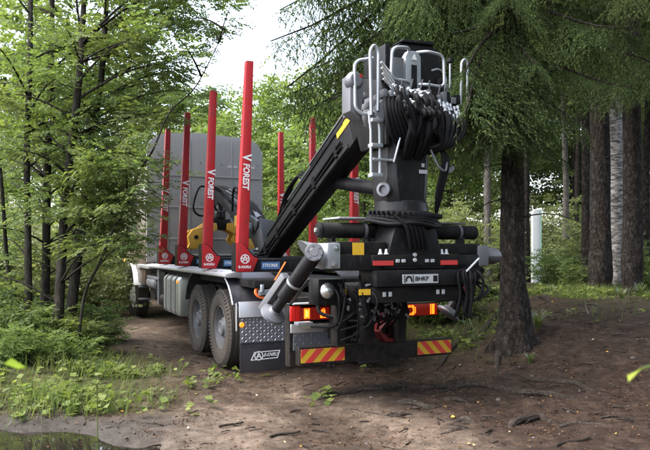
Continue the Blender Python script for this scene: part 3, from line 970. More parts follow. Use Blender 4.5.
# bunks, stake pockets, stakes
STAKE_Y = (2.09, 3.85, 5.60, 7.32)
for i, y in enumerate(STAKE_Y):
    bk = MB(); bk.prism([(-1.27, 1.365), (-1.27, 1.47), (-1.0, 1.535), (1.1, 1.535), (1.48, 1.47), (1.48, 1.365)], 'y', y + 0.02, y + 0.17)
    bo = bk.build('bunk', K['black'], truck, 0.008)
    MB().bx(-0.955, -0.70, y + 0.012, y + 0.022, 1.40, 1.495).build('label_plate', K['blue'], bo)
    lettering('lettering', 'STRONX', 0.062, (-0.94, y + 0.0105, 1.448), (1, 0, 0), (0, 0, 1), K['white'], bo, 0.01, 0.1, 0.85)
    for sx in (-1, 1):
        poly = [(-1.30, 1.372), (-1.30, 1.735), (-1.225, 1.735), (-1.17, 1.69), (-1.11, 1.61), (-1.06, 1.562), (-1.005, 1.542), (-1.075, 1.372)]
        ox = 0.0 if sx < 0 else 0.19
        poly = [(p[0] * -sx + ox, p[1]) for p in poly]
        po = MB().prism(poly, 'y', y - 0.01, y + 0.012).build('stake_pocket', K['red'], truck, 0.004)
        MB().prism([(-1.302 * -sx + ox, 1.372), (-1.302 * -sx + ox, 1.74), (-1.225 * -sx + ox, 1.74), (-1.16 * -sx + ox, 1.69), (-1.10 * -sx + ox, 1.62), (-1.05 * -sx + ox, 1.575), (-0.99 * -sx + ox, 1.555), (-1.0 * -sx + ox, 1.54), (-1.05 * -sx + ox, 1.555), (-1.12 * -sx + ox, 1.60), (-1.21 * -sx + ox, 1.72), (-1.285 * -sx + ox, 1.72), (-1.285 * -sx + ox, 1.372)], 'y', y - 0.004, y + 0.19).build('pocket_side', K['black'], po)
        e = MB(); cx_, cz_ = -1.182 * -sx + ox, 1.535; yy = y - 0.0125
        e.lathe([(0.048, 0), (0.048, -0.002), (0.060, -0.002), (0.060, 0)], (cx_, yy + 0.002, cz_), (0, 1, 0), 24, cap=False)
        for a0, b0 in (((-0.03, -0.035), (0, 0.045)), ((0.03, -0.035), (0, 0.045)), ((-0.045, 0.008), (-0.012, 0.012)), ((0.045, 0.008), (0.012, 0.012)), ((-0.028, -0.012), (0.028, -0.012))):
            e.beam((cx_ + a0[0], yy, cz_ + a0[1]), (cx_ + b0[0], yy, cz_ + b0[1]), 0.013, 0.002, up=(0, 1, 0))
        e.build('emblem', K['white'], po, smooth=False)
        lettering('lettering', 'B-KNRU', 0.048, (cx_ - 0.088, yy, 1.432), (1, 0, 0), (0, 0, 1), K['white'], po, 0.025, 0.0, 0.95)
        # stake: tapered box with a slight inward lean
        z0, z1, xb, xt = 1.38, 4.085, -1.205, -1.105
        if sx > 0: xb, xt, z1 = -1.345, -1.315, 4.20
        st = MB()
        vs = []
        for z, xc, w, d in ((z0, xb, 0.155, 0.13), (1.75, xb + 0.012, 0.145, 0.125), (z1, xt, 0.10, 0.09)):
            xc *= -sx
            vs += [(xc - w / 2, y + 0.02, z), (xc + w / 2, y + 0.02, z), (xc + w / 2, y + 0.02 + d, z), (xc - w / 2, y + 0.02 + d, z)]
        fs = [(3, 2, 1, 0), (8, 9, 10, 11)]
        for k in range(2):
            for j in range(4): fs.append((4 * k + j, 4 * k + (j + 1) % 4, 4 * k + 4 + (j + 1) % 4, 4 * k + 4 + j))
        so = st.add(vs, fs).build('stake', K['red'], truck, 0.012)
        zz = 2.80
        fx = lambda z: -sx * (xb + (xt - xb) * (z - z0) / (z1 - z0))
        dz = Vector((fx(2.4) - fx(2.8), 0, -0.4)).normalized()
        lettering('lettering', 'V', 0.16, (fx(zz + .07) + 0.0, y + 0.0185, zz + 0.075), dz, (1, 0, 0), K['white'], so, 0.04, 0, 0.8)
        lettering('lettering', 'FOREST', 0.115, (fx(zz - .06), y + 0.0185, zz - 0.04), dz, (1, 0, 0), K['white'], so, 0.035, 0.12, 0.84)

# headboard and cab
hb = MB()
prof = [(-1.32, 1.39), (1.32, 1.39), (1.32, 3.95)]
for k in range(1, 9):
    a = R(90 * k / 8); prof.append((1.32 - 0.42 + 0.42 * math.cos(a), 3.80 + 0.42 * math.sin(a)))
prof += [(-0.2, 4.27), (-0.9, 4.22)]
for k in range(1, 7):
    a = R(90 + 90 * k / 6); prof.append((-1.32 + 0.42 + 0.42 * math.cos(a), 3.78 + 0.42 * math.sin(a)))
hbo = hb.prism(prof, 'y', 8.60, 8.68).build('headboard', K['panel'], truck, 0.012)
for x in (-0.86, -0.38, 0.10, 0.58):
    MB().bx(x - 0.012, x + 0.012, 8.588, 8.598, 1.5, 4.1).build('panel_rib', K['panel'], hbo, 0.003)
MB().bx(-1.29, 1.29, 8.57, 8.598, 1.42, 1.56).build('bottom_rail', K['panel'], hbo, 0.008)
for z in (1.9, 2.6, 3.3):
    MB().bx(-1.28, 1.28, 8.584, 8.598, z - 0.02, z + 0.02).build('panel_rib', K['panel'], hbo, 0.004)
bt = MB()
for x in (-1.2, -0.62, -0.14, 0.34, 0.82, 1.2):
    for z in np.arange(1.5, 3.9, 0.3): bt.lathe([(0.014, 0), (0.012, -0.008)], (x, 8.598, float(z)), (0, 1, 0), 6)
bt.build('rivets', K['dull'], hbo)['kind'] = 'stuff'
tx = MB()
for k in range(5): tx.bx(0.48 + 0.14 * k, 0.57 + 0.14 * k, 8.594, 8.599, 3.52, 3.58)
tx.build('print_bars', K['grey_print'], hbo)['kind'] = 'stuff'
cab = bpy.data.objects.new('cab', None); COL.objects.link(cab); cab.parent = truck
cbm = MB(); cbm.prism([(9.4, 1.15), (9.4, 3.35), (10.2, 3.6), (11.6, 3.45), (12.3, 2.3), (12.45, 1.2), (12.4, 0.7), (11.75, 0.7), (11.62, 1.1), (11.1, 1.3), (10.55, 1.1), (10.4, 0.85), (9.5, 0.85)], 'x', -1.22, 1.22).build('cab_shell', K['cab'], cab, 0.04)
MB().prism([(10.7, 2.05), (10.7, 3.0), (11.5, 3.0), (11.95, 2.2), (11.9, 2.05)], 'x', -1.232, -1.221).build('side_window', K['glass'], cab)
MB().prism([(11.72, 3.3), (12.26, 2.35), (12.28, 2.37), (11.74, 3.32)], 'x', -1.1, 1.1).build('windscreen', K['glass'], cab)
mg = MB(); pts = []
for k in range(13):
    a = R(165 - 150 * k / 12); pts.append((11.1 + 0.70 * math.cos(a), 0.62 + 0.70 * math.sin(a)))
ip = [(11.1 + (p[0] - 11.1) * .93, 0.62 + (p[1] - .62) * .93) for p in pts]
mg.prism(pts + ip[::-1], 'x', -1.32, -0.85).build('front_mudguard', K['white_paint'], cab, 0.012); MB().prism(pts + ip[::-1], 'x', 0.85, 1.32).build('front_mudguard', K['white_paint'], cab, 0.012)
for k in range(3): MB().bx(-1.22, -0.95, 10.15, 10.42, 0.45 + 0.3 * k, 0.49 + 0.3 * k).build('step', K['dull'], cab, 0.008)
MB().lathe([(0.0, -0.03), (0.04, -0.025), (0.05, 0)], (-1.33, 11.9, 1.38), (1, 0, 0), 12).build('marker_lamp', K['marker'], cab)
for sx in (-1, 1):
    mr_ = MB(); mr_.tube(round_path([(sx * 1.2, 11.6, 3.2), (sx * 1.62, 11.75, 3.15), (sx * 1.62, 11.75, 2.3), (sx * 1.22, 11.65, 2.25)], 0.08), 0.022, 6)
    mo_ = mr_.build('mirror_arm', K['black'], cab)
    MB().bx(sx * 1.62 - 0.13, sx * 1.62 + 0.13, 11.78, 11.88, 2.35, 3.0).build('mirror', K['black'], mo_ if False else cab, 0.03)
MB().cyl((1.02, 9.2, 1.2), (1.02, 9.2, 3.7), 0.08).build('exhaust_stack', K['chrome'], truck)

# tanks and boxes along the left side
tk = MB(); tk.prism([(-1.20, 0.46), (-1.24, 0.52), (-1.24, 1.10), (-1.19, 1.17), (-0.62, 1.17), (-0.58, 1.10), (-0.58, 0.50), (-0.63, 0.44)], 'y', 5.75, 7.15)
tko = tk.build('fuel_tank', K['tank'], truck, 0.03)
for y in (6.05, 6.45, 6.9):
    MB().prism([(-1.195, 0.45), (-1.252, 0.52), (-1.252, 1.105), (-1.195, 1.185), (-1.1, 1.185), (-1.1, 1.172), (-1.19, 1.172), (-1.243, 1.10), (-1.243, 0.525), (-1.19, 0.46)], 'y', y - 0.035, y + 0.035).build('tank_strap', K['dull'], tko)
MB().lathe([(0.02, -0.02), (0.03, -0.015), (0.03, 0)], (-1.245, 5.82, 1.08), (1, 0, 0), 10).build('marker_lamp', K['marker'], tko)
bxm = MB(); bxm.bx(-1.15, -0.6, 7.5, 8.5, 0.62, 1.2).build('tool_box', K['black'], truck, 0.03)
for z in (0.62, 0.92):
    at_ = MB(); at_.lathe([(0.05, -0.52), (0.13, -0.47), (0.14, -0.4), (0.14, 0.4), (0.13, 0.47), (0.05, 0.52)], (-1.08, 7.35 if z < .9 else 8.9, z), (0, 1, 0), 20).build('air_tank', K['dull'] if z > .9 else K['black'], truck)
MB().bx(-1.12, -0.55, 8.75, 9.35, 0.55, 1.15).build('battery_box', K['black_matt'], truck, 0.03)
vb = MB(); vb.bx(-1.18, -0.75, 8.0, 8.12, 0.5, 1.25); vb.bx(-1.2, -1.12, 7.9, 9.3, 1.02, 1.08); vb.build('support_bracket', K['dull'], truck, 0.01)

# rear lamps
for sx in (-1, 1):
    x0, x1 = (-0.985, -0.485) if sx < 0 else (0.50, 0.985)
    z0 = 0.835 if sx < 0 else 0.825
    lp = bpy.data.objects.new('tail_light', None); COL.objects.link(lp); lp.parent = truck
    MB().bx(x0, x1, 0.98, 1.12, z0, z0 + 0.17).build('housing', K['black'], lp, 0.015)
    MB().bx(x0 + 0.012, x1 - 0.012, 0.955, 0.985, z0 + 0.012, z0 + 0.155).build('lens', K['lens_dark'], lp, 0.012)
    lr_ = MB()
    for k in range(9): lr_.bx(x0 + 0.03 + 0.05 * k, x0 + 0.036 + 0.05 * k, 0.944, 0.957, z0 + 0.02, z0 + 0.15)
    lr_.build('lens_ribs', K['lens_dark'], lp)['kind'] = 'stuff'
    if sx < 0:
        MB().bx(x0 - 0.02, x0 + 0.10, 0.945, 0.99, z0 + 0.005, z0 + 0.175).build('red_reflector', K['lens_red'], lp, 0.01)
        MB().bx(x0 + 0.145, x0 + 0.215, 0.948, 0.957, z0 + 0.03, z0 + 0.145).build('lit_lamp', K['lamp'], lp, 0.004)
        MB().bx(x0 + 0.165, x0 + 0.195, 0.945, 0.952, z0 + 0.05, z0 + 0.125).build('lit_core', K['lamp_core'], lp)
        lm = MB(); lm.prism([(x1 - 0.16, z0 + 0.10), (x1 - 0.11, z0 + 0.145), (x1 - 0.09, z0 + 0.12), (x1 - 0.09, z0 + 0.075), (x1 - 0.04, z0 + 0.06), (x1 - 0.05, z0 + 0.03), (x1 - 0.15, z0 + 0.03)], 'y', 0.948, 0.957)
        lm.build('lit_lamp', K['lamp'], lp)
    else:
        c = [(x0 + 0.05, z0 + 0.145), (x0 + 0.12, z0 + 0.145), (x0 + 0.155, z0 + 0.115), (x0 + 0.155, z0 + 0.05), (x0 + 0.12, z0 + 0.022), (x0 + 0.05, z0 + 0.022), (x0 + 0.05, z0 + 0.05), (x0 + 0.10, z0 + 0.05), (x0 + 0.118, z0 + 0.07), (x0 + 0.118, z0 + 0.10), (x0 + 0.10, z0 + 0.118), (x0 + 0.05, z0 + 0.118)]
        MB().prism(c, 'y', 0.948, 0.957).build('lit_lamp', K['lamp'], lp)
        MB().bx(x1 - 0.115, x1 - 0.055, 0.948, 0.957, z0 + 0.025, z0 + 0.15).build('lit_lamp', K['lamp'], lp)
        MB().bx(x1 - 0.04, x1 - 0.015, 0.948, 0.957, z0 + 0.015, z0 + 0.15).build('red_reflector', K['lens_red'], lp)
lb = MB(); lb.bx(-0.99, -0.46, 0.9, 1.12, 1.03, 1.045); lb.bx(-0.98, -0.47, 1.0, 1.03, 0.70, 0.80)
lb.build('lamp_bracket', K['alu'], truck, 0.004)
MB().prism([(-0.92, 0.80), (-0.50, 0.80), (-0.56, 0.745), (-0.86, 0.745)], 'y', 0.93, 0.98).build('number_plate_lamp', K['tank'], truck, 0.006)
pp = MB(); pp.bx(-0.95, -0.45, 1.0, 1.012, 0.50, 0.70); pp.build('chequer_panel', K['dull'], truck)
lz = MB()
for i in range(10):
    for j in range(4):
        c = Vector((-0.925 + i * 0.05, 0.999, 0.525 + j * 0.048)); s = 1 if (i + j) % 2 else -1
        u, v = Vector((1, 0, s)).normalized() * 0.02, Vector((-s, 0, 1)).normalized() * 0.007
        lz.add([c - u, c - v, c + u, c + v, c + Vector((0, -.004, 0))], [(0, 1, 4), (1, 2, 4), (2, 3, 4), (3, 0, 4)])
lz.build('tread_pattern', K['dull'], truck, smooth=False)['kind'] = 'stuff'
MB().bx(-0.98, -0.2, 1.05, 1.2, 0.3, 1.1).build('under_panel', K['black_matt'], truck, 0.02)

# rear bumper with hazard panels
bp = MB().bx(-1.0, 1.02, 0.70, 0.83, 0.372, 0.578).build('bumper', K['black'], truck, 0.014)
def hazard(x0, x1, z0, z1, dirn, o):
    h = bpy.data.objects.new('hazard_panel', None); COL.objects.link(h); h.parent = truck
    MB().bx(x0, x1, 0.694, 0.699, z0, z1).build('panel', K['sticker_yellow'], h)
    stn = MB(); wd = (x1 - x0) / 6.0; hh = z1 - z0
    k = -2.0 + o
    while True:
        a = x0 + k * 2 * wd
        if a > x1 + hh: break
        P_ = [(a, z0), (a + wd, z0), (a + wd + dirn * hh * 0.95, z1), (a + dirn * hh * 0.95, z1)]
        def clip(poly, xc, keep):
            out = []
            for i in range(len(poly)):
                p, q = poly[i], poly[(i + 1) % len(poly)]
                pi, qi = keep(p[0] - xc), keep(q[0] - xc)
                if pi: out.append(p)
                if pi != qi:
                    t = (xc - p[0]) / (q[0] - p[0]); out.append((xc, p[1] + t * (q[1] - p[1])))
            return out
        P_ = clip(P_, x0, lambda d: d >= 0)
        if len(P_) > 2: P_ = clip(P_, x1, lambda d: d <= 0)
        if len(P_) > 2: stn.prism(P_, 'y', 0.691, 0.6945)
        k += 1
    stn.build('stripes', K['sticker_red'] if False else M['hazard_red'], h, smooth=False)
M['hazard_red'] = paint('hazard_red', (0.50, 0.035, 0.03), 0.35, dust=0.15)
hazard(-0.985, -0.45, 0.405, 0.555, 1, 0.25)
hazard(0.52, 1.0, 0.40, 0.555, -1, 0.1)
for x in (-0.42, 0.30): MB().prism([(x, 0.55), (x + 0.09, 0.55), (x + 0.03, 1.0), (x - 0.06, 1.0)], 'y', 0.76, 0.86).build('bumper_bracket', K['black_matt'], truck, 0.01)

# ------------------------------------------------------------------ crane base
cb = MB()
cb.bx(-0.88, 0.88, -0.02, 0.40, 1.44, 1.60); cb.build('outrigger_beam', K['black'], truck, 0.012)
MB().bx(-0.86, -0.30, 0.0, 0.38, 1.605, 1.735).build('beam_sleeve', K['black_matt'], truck, 0.012); MB().bx(0.34, 0.90, 0.0, 0.38, 1.605, 1.72).build('beam_sleeve', K['black_matt'], truck, 0.012)
MB().bx(-0.50, 0.66, -0.06, 0.0, 1.485, 1.60).build('upper_plate', K['black_matt'], truck, 0.008)
sadd = MB(); sadd.prism([(-0.36, 1.45), (0.40, 1.45), (0.30, 1.80), (0.24, 1.98), (-0.20, 1.98), (-0.26, 1.80)], 'y', -0.05, 0.55)
sadd.build('slew_housing', K['black'], truck, 0.02)
pl_ = MB(); pl_.bx(-0.48, 0.72, -0.10, 0.30, 1.27, 1.44); pl_.build('cross_beam', K['black'], truck, 0.012)
pl2 = MB(); pl2.bx(-0.48, 0.62, -0.04, 0.6, 1.10, 1.265); pl2.build('lower_frame', K['black_matt'], truck, 0.012)
MB().prism([(0.62, 1.26), (0.95, 1.60), (0.90, 1.60), (0.62, 1.16), (0.40, 1.10), (0.55, 1.10)], 'y', 0.0, 0.3).build('gusset_plate', K['black'], truck, 0.01)
for x in (-0.56, -0.20, 0.22):
    MB().bx(x - 0.055, x + 0.055, 0.55, 0.72, 0.58, 1.28).build('hanger_leg', K['black_matt'], truck, 0.01)
MB().bx(-0.52, 0.24, 0.85, 1.3, 0.62, 1.25).build('valve_cabinet', K['black_matt'], truck, 0.02)
# plate with emblem
pt = MB().bx(-0.175, 0.265, -0.108, -0.101, 1.30, 1.395).build('maker_plate', K['grey_print'], truck)
pe = MB(); y = -0.1095
for sgn, xc in ((1, -0.155), (-1, -0.045)):
    pe.beam((xc, y, 1.315), (xc, y, 1.38), 0.008, 0.002, up=(0, 1, 0)); pe.beam((xc, y, 1.38), (xc + sgn * 0.015, y, 1.38), 0.008, 0.002, up=(0, 1, 0)); pe.beam((xc, y, 1.315), (xc + sgn * 0.015, y, 1.315), 0.008, 0.002, up=(0, 1, 0))
arc = [(-0.10 + 0.034 * math.cos(a), y, 1.337 + 0.036 * math.sin(a)) for a in np.linspace(R(205), R(-25), 10)]
for p, q in zip(arc[:-1], arc[1:]): pe.beam(p, q, 0.02, 0.002, up=(0, 1, 0))
pe.bx(0.20, 0.255, y - .001, y + .001, 1.315, 1.38)
pe.build('emblem', K['black'], pt, smooth=False)
lettering('lettering', 'BHKF', 0.06, (-0.028, -0.1095, 1.347), (1, 0, 0), (0, 0, 1), K['black'], pt, 0.03, 0.15, 1.15)
# reflectors, stickers and tags
for x0, x1 in ((-0.50, -0.262), (0.325, 0.545)):
    MB().bx(x0, x1, -0.068, -0.0605, 1.49, 1.54).build('red_reflector', K['sticker_red'], truck)
MB().bx(-0.705, -0.575, -0.007, -0.0005, 1.595, 1.725).build('yellow_sticker', K['sticker_yellow'], truck)
MB().bx(-0.655, -0.52, -0.046, -0.0405, 1.19, 1.25).build('yellow_sticker', K['sticker_yellow'], truck)
MB().bx(-0.50, -0.655, 0.54, 0.548, 1.15, 1.22).build('yellow_sticker', K['sticker_yellow'], truck)
fx_ = MB()
for x, z in ((-0.21, 1.545), (-0.14, 1.545), (0.15, 1.545), (0.22, 1.545)):
    fx_.bx(x - 0.022, x + 0.022, -0.075, -0.061, z - 0.026, z + 0.008)
for x, z in ((-0.36, 1.205), (-0.29, 1.205), (0.30, 1.215), (0.37, 1.215)):
    fx_.bx(x - 0.018, x + 0.018, -0.055, -0.041, z - 0.04, z + 0.01)
for x in (-0.40, -0.33, 0.36, 0.42):
    fx_.lathe([(0.03, 0), (0.018, 0.02), (0.012, 0.055)], (x, -0.035, 1.605), (0, 0, 1), 8)
fx_.lathe([(0.022, -0.02), (0.022, 0.0)], (0.0, -0.055, 1.60), (0, 1, 0), 10); fx_.lathe([(0.022, -0.02), (0.022, 0.0)], (0.0, -0.055, 1.545), (0, 1, 0), 10)
fx_.build('bolt_fittings', K['grey_print'], truck, 0.003)['kind'] = 'stuff'
# towing jaw
tj = MB()
tj.prism([(-0.03, 0.70), (0.06, 0.815), (0.29, 0.835), (0.30, 0.80), (0.10, 0.775), (0.05, 0.70), (0.10, 0.63), (0.30, 0.60), (0.29, 0.565), (0.06, 0.585)], 'y', 0.66, 0.92)
tj.prism([(0.05, 0.70), (0.10, 0.775), (0.30, 0.80), (0.30, 0.60), (0.10, 0.63)], 'y', 0.85, 0.93)
tj.build('towing_jaw', K['dark_red'], truck, 0.012)
MB().lathe([(0.07, 0), (0.07, 0.09), (0.045, 0.11), (0.045, 0.18)], (0.13, 0.9, 0.80), (0, 0, 1), 14).build('coupling_pin', K['dark_red'], truck)

# outriggers: bracket + folded leg, left and right
org = bpy.data.objects.new('outrigger', None); COL.objects.link(org); org.parent = truck
br = MB(); br.bx(-1.0, -0.855, -0.035, 0.42, 1.46, 1.72)
br.build('mount_plate', K['steel'], org, 0.02)
fn = MB()
ringA = [(-0.99, 0.18 + 0.18 * math.cos(a), 1.58 + 0.125 * math.sin(a)) for a in np.linspace(0, 2 * math.pi, 17)[:-1]]
ringB = [(-1.115 - 0.13 * math.sin(a), 0.13 + 0.155 * math.cos(a), 1.60 + 0.15 * math.sin(a)) for a in np.linspace(0, 2 * math.pi, 17)[:-1]]
fn.add(ringA + ringB, [(i, (i + 1) % 16, 16 + (i + 1) % 16, 16 + i) for i in range(16)] + [tuple(range(16, 32))])
fn.build('pivot_funnel', K['steel'], org)
bl = MB()
for z in (1.50, 1.67):
    for yy in (0.02, 0.36): bl.lathe([(0.03, 0), (0.03, -0.012), (0.016, -0.013), (0.016, -0.03)], (-0.93 + (0.03 if z > 1.6 else 0), -0.035, z), (0, 1, 0), 8)
bl.build('bolt', K['chrome'], org)['kind'] = 'stuff'
leg0, leg1 = Vector((-1.12, 0.02, 1.60)), Vector((-1.33, 0.62, 0.98))
lg = MB(); lg.tube([leg0 + (leg0 - leg1) * 0.08, leg0.lerp(leg1, 0.12), leg0.lerp(leg1, 0.72)], [0.075, 0.082, 0.082], 18)
lgo = lg.build('leg_tube', K['black'], org, 0)
MB().tube([leg0.lerp(leg1, 0.45), leg0.lerp(leg1, 0.48)], 0.09, 18).build('clamp_ring', K['steel'], org)
MB().tube([leg0.lerp(leg1, 0.70), leg1], 0.055, 16).build('leg_rod', K['black'], org)
dl = (leg1 - leg0).normalized()
ftp = MB(); ftp.lathe([(0.055, -0.06), (0.07, -0.03), (0.135, 0.0), (0.14, 0.03), (0.10, 0.05), (0.04, 0.055)], leg1, dl, 24); ftp.build('foot_pad', K['dull'], org)
tb = MB(); o = Vector((-0.05, 0.22, 0.02))
tb.beam(leg0.lerp(leg1, 0.38) + o, leg1 + o, 0.09, 0.08); tb.beam(leg0.lerp(leg1, 0.40) + Vector((0.16, 0.1, 0)), leg0.lerp(leg1, 0.85) + Vector((0.16, 0.1, 0.0)), 0.05, 0.04)
tb.build('leg_frame', K['dull'], org, 0.01)
cpo = leg0 + Vector((-0.05, -0.11, 0.03)); cpd = Vector((0.45, 1, -0.1))
cp = MB(); cp.lathe([(0.0, -0.004), (0.04, -0.004), (0.045, 0.0), (0.085, 0.0), (0.092, 0.012), (0.092, 0.05)], cpo, cpd, 20)
for k in range(6):
    a = 2 * math.pi * k / 6; cpn = cpd.normalized(); cu = cpn.orthogonal().normalized(); cw = cpn.cross(cu)
    cp.lathe([(0.011, -0.012), (0.011, 0.004)], cpo + (cu * math.cos(a) + cw * math.sin(a)) * 0.066, cpd, 6)
cp.build('pivot_cap', K['dull'], org)
MB().bx(-1.05, -0.87, 0.62, 0.74, 0.825, 0.862).build('foot_rest', K['steel'], org, 0.006)

org2 = bpy.data.objects.new('outrigger', None); COL.objects.link(org2); org2.parent = truck
MB().bx(0.86, 1.0, -0.03, 0.42, 1.47, 1.70).build('mount_plate', K['dull'], org2, 0.02)
fn2 = MB(); fn2.add([(1.0 if i < 16 else 1.19, 0.18 + (0.17 if i < 16 else 0.2) * math.cos(i % 16 * math.pi / 8), 1.58 + (0.08 if i < 16 else 0.10) * math.sin(i % 16 * math.pi / 8)) for i in range(32)], [(i, (i + 1) % 16, 16 + (i + 1) % 16, 16 + i) for i in range(16)] + [tuple(range(16, 32)), tuple(range(16))[::-1]])
fn2.build('pivot_funnel', K['dull'], org2)
r0_, r1_ = Vector((1.25, 0.80, 1.13)), Vector((1.07, 0.84, 0.88))
MB().tube([r0_ + (r0_ - r1_) * 1.2, r0_, r1_], [0.085, 0.085, 0.075], 16).build('leg_tube', K['black'], org2)
dr = (r1_ - r0_).normalized()
MB().lathe([(0.08, -0.05), (0.10, -0.02), (0.15, 0.0), (0.155, 0.03), (0.10, 0.055)], r1_, dr, 22).build('foot_pad', K['dull'], org2)
MB().prism([(1.08, 1.16), (1.22, 1.20), (1.26, 1.05), (1.24, 0.92), (1.19, 1.02), (1.10, 1.10)], 'y', 0.72, 0.76).build('red_catch', K['red'], org2, 0.006)
MB().tube([(0.60, -0.12, 1.40), (0.76, -0.16, 1.56)], 0.014, 8).build('control_lever', K['chrome'], truck)

# pump and junk under the deck on the left
jb = MB(); jb.bx(-0.93, -0.62, 0.35, 0.62, 1.06, 1.34); jb.build('control_box', K['black'], truck, 0.012)
MB().lathe([(0.075, 0), (0.085, 0.02), (0.06, 0.05), (0.03, 0.07)], (-0.83, 0.35, 1.22), (0, -1, 0), 16).build('pressure_gauge', K['chrome'], truck)
rj = np.random.default_rng(3)
hz = MB()
for k in range(9):
    x = rj.uniform(-0.78, -0.46); z = rj.uniform(1.2, 1.45); y = rj.uniform(-0.02, 0.3)
    hz.tube(smooth_path([(x, y + .1, z), (x + rj.normal(0, .05), y - 0.08, z - 0.12), (x + rj.normal(0, .08), y - 0.02, z - rj.uniform(.3, .5)), (x + rj.normal(0, .1), y + .25, z - rj.uniform(.4, .6))], 5), rj.uniform(0.008, 0.014), 6)
for k in range(10):
    x = rj.uniform(-0.4, 0.15); 
    hz.tube(smooth_path([(x, 0.4, 1.12), (x + rj.normal(0, .06), 0.3, 0.92), (x + rj.normal(0, .1), 0.5, rj.uniform(.7, .9))], 5), rj.uniform(0.01, 0.016), 6)
hz.tube(smooth_path([(-0.42, 0.3, 1.25), (-0.45, 0.35, 1.0), (-0.55, 0.6, 0.90), (-0.72, 0.75, 0.94), (-0.74, 0.8, 1.05)], 6), 0.022, 8)
hz.build('lower_hoses', K['hose'], truck)['kind'] = 'stuff'
ff = MB()
for k in range(26):
    x = rj.uniform(-0.78, 0.15); z = rj.uniform(0.95, 1.42); 
    if x > -0.5: z = rj.uniform(0.92, 1.08)
    ff.lathe([(0.016, 0), (0.016, 0.03), (0.011, 0.032), (0.011, 0.055)], (x, rj.uniform(-0.05, 0.25) if x < -.5 else 0.3, z), (rj.normal(0, .5), -0.4, rj.normal(0, 1)), 7)
ff.build('hose_fittings', K['dull'], truck)['kind'] = 'stuff'
# hoses hanging on the right
hr = MB()
for k in range(7):
    x = 0.56 + 0.03 * k + rj.normal(0, .015); y0 = -0.12 + rj.normal(0, .03)
    b = rj.uniform(0.72, 0.98) if k < 5 else rj.uniform(0.98, 1.12)
    hr.tube(smooth_path([(0.72 + rj.normal(0, .04), 0.05, 1.46), (x - .02, y0 - 0.04, 1.40), (x + rj.normal(0, .02), y0 - 0.05, (1.4 + b) / 2), (x + rj.normal(0, .03), y0, b), (x + 0.07 + 0.12 * (k >= 5), y0 + 0.08, b + 0.10), (x + 0.05 + .12 * (k >= 5), 0.15, 1.3)], 6), 0.015, 8)
hr.build('hanging_hoses', K['hose'], truck)['kind'] = 'stuff'

# air cylinders on top
for (xa, xb, zz, yy) in ((-0.93, -0.10, 1.862, 0.40), (0.34, 1.14, 1.855, 0.40)):
    ac = MB(); r = 0.085
    prof = [(0.02, 0), (r * .8, 0.004), (r, 0.03)]
    n = 26
    L = xb - xa
    for k in range(n):
        t = 0.05 + (L * 0.62) * k / n if xa < 0 else 0.05 + (L * 0.70) * k / n
        prof += [(r, t), (r - 0.006, t + 0.008)]
    prof += [(r, prof[-1][1] + 0.02), (r * 0.94, prof[-1][1] + 0.03), (r * .94, L - 0.02), (r * .7, L)]
    aco = ac.lathe(prof, (xa, yy, zz), (1, 0, 0), 24).build('accumulator', K['black_matt'], truck)
    MB().lathe([(r + 0.006, -0.015), (r + 0.006, 0.015)], (xa + L * 0.68, yy, zz), (1, 0, 0), 24).build('band', K['dull'], aco)
    MB().lathe([(0.024, -0.02), (0.024, 0.01)], (xa if xa < 0 else xb, yy, zz), (1, 0, 0), 10).build('end_plug', K['chrome'], aco)
    MB().bx(xa + 0.15, xa + 0.2, yy - 0.06, yy + 0.06, 1.72, zz - 0.05).build('cradle', K['black'], aco, 0.006); MB().bx(xb - 0.25, xb - 0.2, yy - 0.06, yy + 0.06, 1.72, zz - 0.05).build('cradle', K['black'], aco, 0.006)
MB().bx(-0.70, -0.14, 0.32, 0.75, 1.985, 2.005).build('walk_plate', K['alu'], truck, 0.004)
MB().bx(0.36, 1.02, 0.42, 0.78, 1.955, 1.972).build('walk_plate', K['dull'], truck, 0.004)

# ------------------------------------------------------------------ crane column and slewing ring
sl = MB(); sl.lathe([(0.34, 1.95), (0.36, 1.98), (0.36, 2.05), (0.30, 2.07), (0.29, 2.16), (0.27, 2.18)], (0.02, 0.25, 0), (0, 0, 1), 36); sl.build('slewing_ring', K['black'], truck)
hcoil = MB()
for k in range(5):
    ph = 0.25 * k
    pts = [(0.02 + (0.37 + .012 * k) * math.cos(a), 0.25 + (0.37 + .012 * k) * math.sin(a), 2.06 - 0.022 * k - 0.06 * math.sin((a - math.pi) * 0.5 + ph * .3) + 0.012 * math.sin(5 * a + k)) for a in np.linspace(R(175), R(385), 26)]
    hcoil.tube(pts, 0.024, 8)
for k in range(5):
    x = -0.16 + 0.05 * k
    hcoil.tube(smooth_path([(x - .1, -0.08, 2.02 - .01 * k), (x, -0.14, 1.90), (x + .06, -0.12, 1.76), (x + 0.1, -0.08, 1.66)], 5), 0.02, 8)
hcoil.build('coiled_hoses', K['hose'], truck)['kind'] = 'stuff'
chain = MB()
for k in range(22):
    a = R(190 + 160 * k / 21)
    p = Vector((0.02 + 0.43 * math.cos(a), 0.25 + 0.43 * math.sin(a), 2.05 - 0.04 * math.sin((a - math.pi) * .5)))
    chain.bx(p.x - 0.02, p.x + 0.02, p.y - 0.012, p.y + 0.012, p.z - 0.02, p.z + 0.02)
chain.build('energy_chain', K['black'], truck, 0.004)['kind'] = 'stuff'
col = MB()
oct_ = lambda w, d, c: [(-w + c, -d), (w - c, -d), (w, -d + c), (w, d - c), (w - c, d), (-w + c, d), (-w, d - c), (-w, -d + c)]
